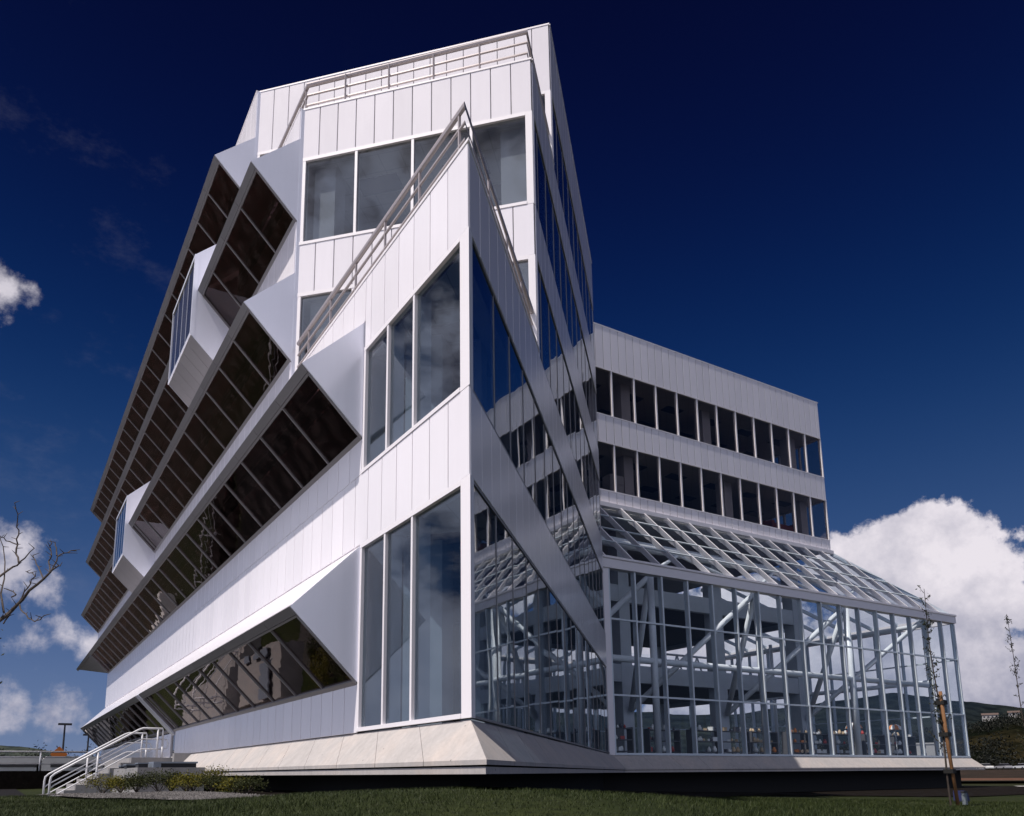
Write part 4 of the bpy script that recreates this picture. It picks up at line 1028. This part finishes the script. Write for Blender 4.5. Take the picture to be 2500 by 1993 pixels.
BR = [[(-6.0, 2.6, 0.87), (-5.86, 2.93, 1.07), (-5.75, 3.43, 1.27), (-5.64, 3.87, 1.49), (-5.51, 4.01, 1.66), (-5.38, 3.86, 1.82), (-5.22, 3.34, 1.96), (-5.09, 2.94, 2.06), (-5.02, 2.82, 2.12), (-4.98, 2.78, 2.13)],
[(-5.99, 2.4, 1.31), (-5.91, 3.35, 1.75), (-5.79, 4.36, 2.14), (-5.71, 4.8, 2.34), (-5.55, 5.09, 2.58), (-5.45, 4.97, 2.66), (-5.36, 4.72, 2.73), (-5.29, 4.39, 2.75)],
[(-5.48, 5.03, 2.65), (-5.53, 5.31, 2.85), (-5.52, 5.36, 3.03), (-5.52, 5.33, 3.19), (-5.56, 5.34, 3.31), (-5.56, 5.05, 3.45), (-5.62, 4.83, 3.57)],
[(-5.53, 5.38, 3.03), (-5.64, 5.55, 3.11), (-5.73, 5.54, 3.16), (-5.78, 5.47, 3.15)], [(-5.08, 2.9, 2.06), (-5.02, 2.97, 2.24), (-4.98, 3.01, 2.35), (-4.89, 3.01, 2.39), (-4.77, 3.23, 2.49)],
[(-5.09, 2.94, 2.06), (-5.11, 3.32, 2.31), (-5.08, 3.28, 2.39), (-5.1, 3.44, 2.54), (-5.09, 3.4, 2.6)], [(-5.16, 3.15, 2.01), (-5.22, 3.76, 2.31), (-5.26, 4.1, 2.49), (-5.3, 4.42, 2.64)],
[(-5.44, 3.98, 1.76), (-5.37, 3.96, 1.96), (-5.3, 3.84, 2.06), (-5.25, 3.75, 2.16), (-5.3, 4.1, 2.29), (-5.36, 4.42, 2.37)], [(-5.41, 3.87, 1.74), (-5.36, 3.63, 1.59), (-5.29, 3.27, 1.44), (-5.22, 2.83, 1.33), (-5.16, 2.46, 1.3), (-5.13, 2.25, 1.32)],
[(-5.53, 4.27, 1.92), (-5.47, 4.24, 1.96), (-5.59, 4.5, 2.08), (-5.64, 4.5, 2.09)], [(-5.6, 4.0, 1.63), (-5.64, 4.16, 1.83), (-5.66, 4.56, 2.14), (-5.66, 5.03, 2.49), (-5.7, 5.41, 2.86), (-5.78, 5.47, 3.12)],
[(-5.59, 3.93, 1.45), (-5.53, 3.98, 1.58), (-5.51, 4.05, 1.71)], [(-5.02, 3.08, 2.35), (-5.03, 3.2, 2.49), (-5.05, 3.27, 2.59)]]
t = thing('bare_tree', 'bare dark tree whose twigs reach in from the left edge', 'tree', (-6.9, 2.6, gz(-6.9, 2.6)))
tk = [(-6.9, 2.6, -1.3), (-6.75, 2.62, -.3), (-6.5, 2.6, .4), (-6.0, 2.6, .87)]
inv(t, obj('trunk', MB().tube(tk, .085, 9, .045), 'bark', t, True))
inv(t, obj('limb', MB().tube([(-6.6, 2.6, .2), (-6.35, 2.4, .8), (-5.99, 2.4, 1.31)], .05, 8, .03), 'bark', t, True))
inv(t, obj('limb', MB().tube([(-6.7, 2.6, 0), (-7.0, 2.9, 1.2), (-7.1, 2.8, 2.6), (-6.8, 2.6, 3.6)], .06, 8, .012), 'bark', t, True))
for i, b in enumerate(BR):
    mb = MB(); r0 = (.042 if i == 0 else .026 if i == 1 else .016 if i in (2, 10) else .011)
    fine = []
    for p, q in zip(b[:-1], b[1:]):
        p, q = Vector(p), Vector(q); fine += [p, p.lerp(q, .5) + Vector((random.gauss(0, .012), 0, random.gauss(0, .012)))]
    fine.append(Vector(b[-1])); mb.tube(fine, r0, 7, .006)
    for p in fine[2:]:
        if random.random() < .7:
            d = Vector((random.gauss(0, 1), random.gauss(0, .6), random.uniform(.2, 1.2))).normalized(); mb.tube([p, p + d * random.uniform(.04, .14)], .007, 5, .003)
    inv(t, obj('branch', mb, 'bark', t))
mb = MB()
for i in range(90): leaf_quad(mb, Vector((-5.72 + random.gauss(0, .07), 3.2 + random.gauss(0, .3), random.uniform(.45, 1.25))), .07)
inv(t, obj('foliage', mb, 'young_leaf', t))

# ------------------------------------------------------------------ far left: wall, rails, lamps, sign
simple('white_wall', (0.62, 0.61, 0.60), 0.8, 0, 0, 1.2, .08); simple('slot_dark', (0.05, 0.05, 0.055), 0.8)
t = thing('boundary_railing', 'long white pipe railing along the raised terrace at far left', 'railing', (-15, 44, -.35))
for i, z in enumerate((.68, .35, -.02)): inv(t, obj('rail', MB().tube([(-28, 44, z), (-.9, 44, z)], .05 if i == 0 else .03, 8), 'rail_white', t, True))
for x in np.arange(-27.4, -.5, 3.0): inv(t, obj('post', MB().tube([(x, 44, -.5), (x, 44, .66)], .045, 8), 'rail_white', t, True))
tag(obj('terrace_wall', MB().box(-30, -.3, 43.4, 47, -2.6, -.42), 'soil'), 'dark retaining wall under the white railing', 'wall')
for x, lab in ((-4.6, 'left of two low white ventilation blocks behind the railing'), (-.8, 'right of two low white ventilation blocks behind the railing')):
    t = thing('vent_block', lab, 'vent block', (x, 59, -1)); mb = MB(); mb.prism([(-2.2, 0, 0), (1.9, 0, 0), (1.9, 0, 1.75), (-1.6, 0, 1.75), (-2.2, 0, 1.2)], (0, 2, 0)); obj('body', mb, 'white_wall', t)
    obj('slot', MB().box(-1.3, 1.6, -.04, -.002, .95, 1.25), 'slot_dark', t)
tag(obj('low_wall', MB().box(-9, 6, 61.2, 62.5, -1, .3), 'white_wall'), 'long pale wall behind the ventilation blocks', 'wall')
simple('lamp_dark', (0.03, 0.03, 0.035), 0.5)
for (x, y, z, s, lab) in ((2.0, 115, 6.3, 1.0, 'dark street lamp with flat T head against the left sky'), (6.0, 126, 5.4, .9, 'dark lamp post half hidden by the building corner')):
    t = thing('street_lamp', lab, 'street lamp', (x, y, -.9), 'street lamps in the car park')
    obj('pole', MB().tube([(0, 0, 0), (0, 0, z + .9)], .16, 8, .11), 'lamp_dark', t); obj('lamp_head', MB().box(-.85 * s, .85 * s, -.3, .3, z + .85, z + 1.12), 'lamp_dark', t)
simple('sign_orange', (0.70, 0.20, 0.03), 0.6)
t = thing('road_sign', 'orange diamond road sign behind the far left wall', 'sign', (-.3, 81.9, -1))
mb = MB(); mb.prism([(-.8, 0, 2.45), (0, 0, 1.65), (.8, 0, 2.45), (0, 0, 3.25)], (0, .05, 0)); obj('board', mb, 'sign_orange', t); obj('post', MB().box(-.05, .05, .06, .14, 0, 2.6), 'lamp_dark', t)
leafmat('scrub_leaf', (0.004, 0.006, 0.004), (0.013, 0.014, 0.009))
def bush(x, y, z, w, h, n, lab, size=.3, group='bushes beyond the terrace'):
    t = thing('bush', lab, 'bush', (x, y, z), group); mb = MB()
    cl = [Vector((random.gauss(0, .45) * w, random.gauss(0, .45) * w, random.uniform(.25, 1) * h)) for _ in range(9)]
    for i in range(n):
        c = random.choice(cl); leaf_quad(mb, c + Vector((random.gauss(0, 1), random.gauss(0, 1), random.gauss(0, .8))) * w * .22, size)
    obj('foliage', mb, 'scrub_leaf', t); obj('stem', MB().tube([(0, 0, -.3), (0, 0, h * .6)], .06, 5), 'bark', t)
bush(-1.5, 92, -.8, 2.2, 3.0, 500, 'dark bush left of the orange sign'); bush(2.4, 93, -.8, 2.6, 2.6, 500, 'dark bush between the orange sign and the lamp'); bush(5.2, 95, -.8, 2.8, 3.4, 500, 'dark bush close to the building corner'); bush(-6, 96, -.8, 2.4, 2.4, 500, 'dark bush at the left edge beyond the wall')

# ------------------------------------------------------------------ hills, houses, cars
def hill_mat(name, c1, c2, sc_):
    mt, N, b = newmat(name); ge = N.n('ShaderNodeNewGeometry'); n1 = N.noise(ge.outputs['Position'], sc_, 7, 0.65); n2 = N.noise(ge.outputs['Position'], sc_ * 9, 4, 0.6)
    a = N.mixc(N.mapr(n1.outputs['Fac'], 0.42, 0.58), c1, c2); a = N.mixc(N.mapr(n2.outputs['Fac'], .45, .62, 0, .7), a, tuple(x * .35 for x in c1)); N.l(a, b.inputs['Base Color']); b.inputs['Roughness'].default_value = 1.0; b.inputs['Specular IOR Level'].default_value = 0.0
    bp = N.n('ShaderNodeBump'); bp.inputs['Strength'].default_value = 1.0; bp.inputs['Distance'].default_value = 4.0; N.l(n2.outputs['Fac'], bp.inputs['Height']); N.l(bp.outputs[0], b.inputs['Normal'])
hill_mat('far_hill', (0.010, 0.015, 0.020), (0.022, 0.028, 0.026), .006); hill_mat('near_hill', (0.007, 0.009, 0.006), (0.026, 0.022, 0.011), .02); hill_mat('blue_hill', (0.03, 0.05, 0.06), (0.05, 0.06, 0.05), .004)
def hill(name, pts, depth, mat, rough):
    """ridge line pts (x, y, height) with slopes falling to both sides"""
    mb = MB(); cols_ = 120; rows = 26
    P = [Vector(p) for p in pts]
    def ridge(t):
        k = t * (len(P) - 1); j = min(int(k), len(P) - 2); f = k - j; f = f * f * (3 - 2 * f); return P[j].lerp(P[j + 1], f)
    for r in range(rows):
        v = -1 + 2 * r / (rows - 1)
        for c in range(cols_):
            q = ridge(c / (cols_ - 1)); d = Vector((q.x - CP.x, q.y - CP.y, 0)).normalized()
            hgt = (q.z + 3) * (0.5 + 0.5 * math.cos(math.pi * v)) - 3
            x, y = q.x + d.x * v * depth, q.y + d.y * v * depth
            hgt += rough * noise.fractal((x / depth * 2.5, y / depth * 2.5, 0.3), 0.9, 2.1, 6) * (0.5 + 0.5 * math.cos(math.pi * v))
            mb.v.append((x, y, hgt))
    for r in range(rows - 1):
        for c in range(cols_ - 1): mb.f.append((r * cols_ + c, r * cols_ + c + 1, (r + 1) * cols_ + c + 1, (r + 1) * cols_ + c))
    return obj(name, mb, mat, None, True, 'structure')
hill('far_hills', [(330, 960, 30), (560, 840, 62), (700, 750, 72), (800, 690, 70), (875, 634, 78), (957, 580, 90), (1036, 534, 82), (1101, 497, 77), (1180, 420, 70), (1250, 250, 40), (1270, 60, 10)], 480, 'far_hill', 9)
hill('near_hill', [(230, 330, -2), (290, 260, 3), (330, 215, 9), (364, 181, 16), (381, 170, 20), (410, 140, 24), (450, 60, 18), (470, -40, 4)], 150, 'near_hill', 3)
hill('left_hills', [(-700, 1500, 20), (-300, 1620, 45), (-5, 1640, 53), (64, 1600, 42), (160, 1580, 22), (330, 1500, 8)], 300, 'blue_hill', 4)
# woods on the near hill
mb = MB()
for i in range(1500):
    c = random.random(); v = random.uniform(-.95, .35); P = [(230, 330, -2), (290, 260, 3), (330, 215, 9), (364, 181, 16), (381, 170, 20), (410, 140, 24), (450, 60, 18)]
    k = c * 6; j = min(int(k), 5); f = k - j; q = Vector(P[j]).lerp(Vector(P[j + 1]), f); d = Vector((q.x - CP.x, q.y - CP.y, 0)).normalized(); x, y = q.x + d.x * v * 150, q.y + d.y * v * 150; z = (q.z + 3) * (.5 + .5 * math.cos(math.pi * v)) - 3
    if noise.noise((x * .02, y * .02, 5)) < -.05: continue
    s = random.uniform(1.5, 3.6)
    for _ in range(26): leaf_quad(mb, Vector((x + random.gauss(0, .5) * s, y + random.gauss(0, .5) * s, z + random.uniform(.1, 1.3) * s)), s * .4)
g = obj('hillside_wood', mb, 'scrub_leaf', None, False, 'stuff'); g['label'] = 'dark scrub and woodland covering the hill at right'; g['category'] = 'woodland'
simple('house_wall', (0.33, 0.32, 0.31), 0.8); simple('house_roof', (0.10, 0.07, 0.06), 0.8); simple('window_dark', (0.03, 0.03, 0.04), 0.3)
def house(x, y, z, w, h, rot, lab, storeys=1, roof=True, group='houses on the far slope'):
    t = thing('house' if roof else 'apartment_block', lab, 'house' if roof else 'apartment block', (x, y, z), group); t.rotation_euler.z = rot
    obj('wall', MB().box(-w / 2, w / 2, -4, 4, -3, h), 'house_wall', t)
    mb = MB()
    if roof: mb.prism([(-w / 2 - .5, -4.6, h), (-w / 2 - .5, 4.6, h), (-w / 2 - .5, 0, h + 2.2)], (w + 1, 0, 0))
    else: mb.box(-w / 2 - .2, w / 2 + .2, -4.2, 4.2, h, h + .5)
    obj('roof', mb, 'house_roof' if roof else 'house_wall', t)
    n = max(2, int(w / 3.2))
    for s in range(storeys):
        for i in range(n):
            cx_ = -w / 2 + (i + .5) * w / n; obj('window', MB().box(cx_ - .8, cx_ + .8, -4.06, -4.003, .8 + s * 3.0, 2.3 + s * 3.0), 'window_dark', t)
face = -R(60)
def hz_(x, y): 
    return 0
house(854, 416, 50.0, 14, 3.5, face, 'white house on the dark slope at right, left of two'); house(872, 402, 52.0, 10, 3.5, face, 'white house on the dark slope at right, right of two')
house(240.5, 138.8, -.8, 8, 4, face, 'low white building seen through the atrium glass', 1, False, 'pale blocks seen through the atrium'); house(247.5, 134.5, -.8, 9, 8, face, 'white three-storey block seen through the atrium corner', 3, False, 'pale blocks seen through the atrium'); house(215, 170, -.8, 15, 5, face, 'long low white building low behind the atrium middle', 1, False, 'pale blocks seen through the atrium')
house(190, 195, -.8, 12, 4, face, 'small pale building behind the atrium left of centre', 1, False, 'pale blocks seen through the atrium')
simple('car_glass', (0.02, 0.02, 0.025), 0.1); simple('tyre', (0.012, 0.012, 0.012), 0.8)
def car(x, y, rot, c, lab):
    nm = 'car_paint_%d' % len(MATS); simple(nm, c, 0.25); t = thing('parked_car', lab, 'car', (x, y, gz(x, y)), 'cars parked at far right'); t.rotation_euler.z = rot
    mb = MB(); mb.prism([(-2.1, -.85, .35), (2.1, -.85, .35), (2.1, -.85, .75), (1.2, -.85, .88), (-1.9, -.85, .9), (-2.1, -.85, .7)], (0, 1.7, 0)); obj('body', mb, nm, t)
    mb = MB(); mb.prism([(-1.6, -.75, .9), (1.0, -.75, .88), (.35, -.75, 1.38), (-1.1, -.75, 1.4)], (0, 1.5, 0)); obj('cabin', mb, 'car_glass', t); obj('roof', MB().box(-1.05, .3, -.7, .7, 1.4, 1.45), nm, t)
    for wx in (-1.3, 1.3):
        for wy in (-.8, .8): obj('wheel', MB().tube([(wx, wy - .1, .32), (wx, wy + .1, .32)], .32, 10), 'tyre', t)
for i, (x, y, c, lab) in enumerate(((192, 100, (.7, .7, .7), 'white car, leftmost of the parked row at far right'), (195.5, 97, (.25, .27, .3), 'grey car second in the parked row at far right'), (199, 94.5, (.7, .7, .68), 'white car in the middle of the parked row at far right'), (202.5, 92, (.30, .30, .32), 'grey car in the parked row at far right'), (206, 89.5, (.6, .62, .65), 'silver car at the right end of the parked row'))): car(x, y, R(60), c, lab)
simple('red_soil', (0.09, 0.034, 0.012), 0.95, 0, 0, .8, .3); simple('kerb_concrete', (0.50, 0.49, 0.47), 0.8)
def strip(name, pts, w, mat, dz):
    mb = MB()
    for (x, y) in pts:
        mb.v += [(x, y, gz(x, y) + dz), (x + w[0], y + w[1], gz(x + w[0], y + w[1]) + dz)]
    for i in range(len(pts) - 1): mb.f.append((2 * i, 2 * i + 2, 2 * i + 3, 2 * i + 1))
    return obj(name, mb, mat, None, False, 'structure')
strip('earth_bank', [(54 + i * 1.5, 27 - i * 1.9) for i in range(14)], (9, 5), 'red_soil', .25)
strip('pavement', [(47 + i * 1.0, 15.5 - i * 1.3) for i in range(14)], (1.7, 1.1), 'kerb_concrete', .06)
simple('tarp_blue', (0.02, 0.025, 0.09), 0.5); simple('marker_white', (0.16, 0.19, 0.21), 0.6)
t = thing('utility_box', 'small blue tilted utility box on the dark lawn beside the atrium corner', 'utility box', (13.4, .8, gz(13.4, .8)))
mb = MB(); mb.prism([(-.10, -.1, 0), (.13, -.1, 0), (.05, -.1, .2), (-.07, -.1, .25)], (0, .25, 0)); obj('cover', mb, 'tarp_blue', t); obj('base', MB().box(-.13, .16, -.14, .19, -.1, -.002), 'lamp_dark', t)
t = thing('survey_marker', 'short pale marker post in the lawn right of the tree stake', 'marker', (9.1, -1.55, gz(9.1, -1.55)))
obj('post', MB().box(-.035, .035, -.03, .03, -.1, .2), 'marker_white', t); obj('cap', MB().box(-.042, .042, -.038, .038, .2, .23), 'lamp_dark', t)
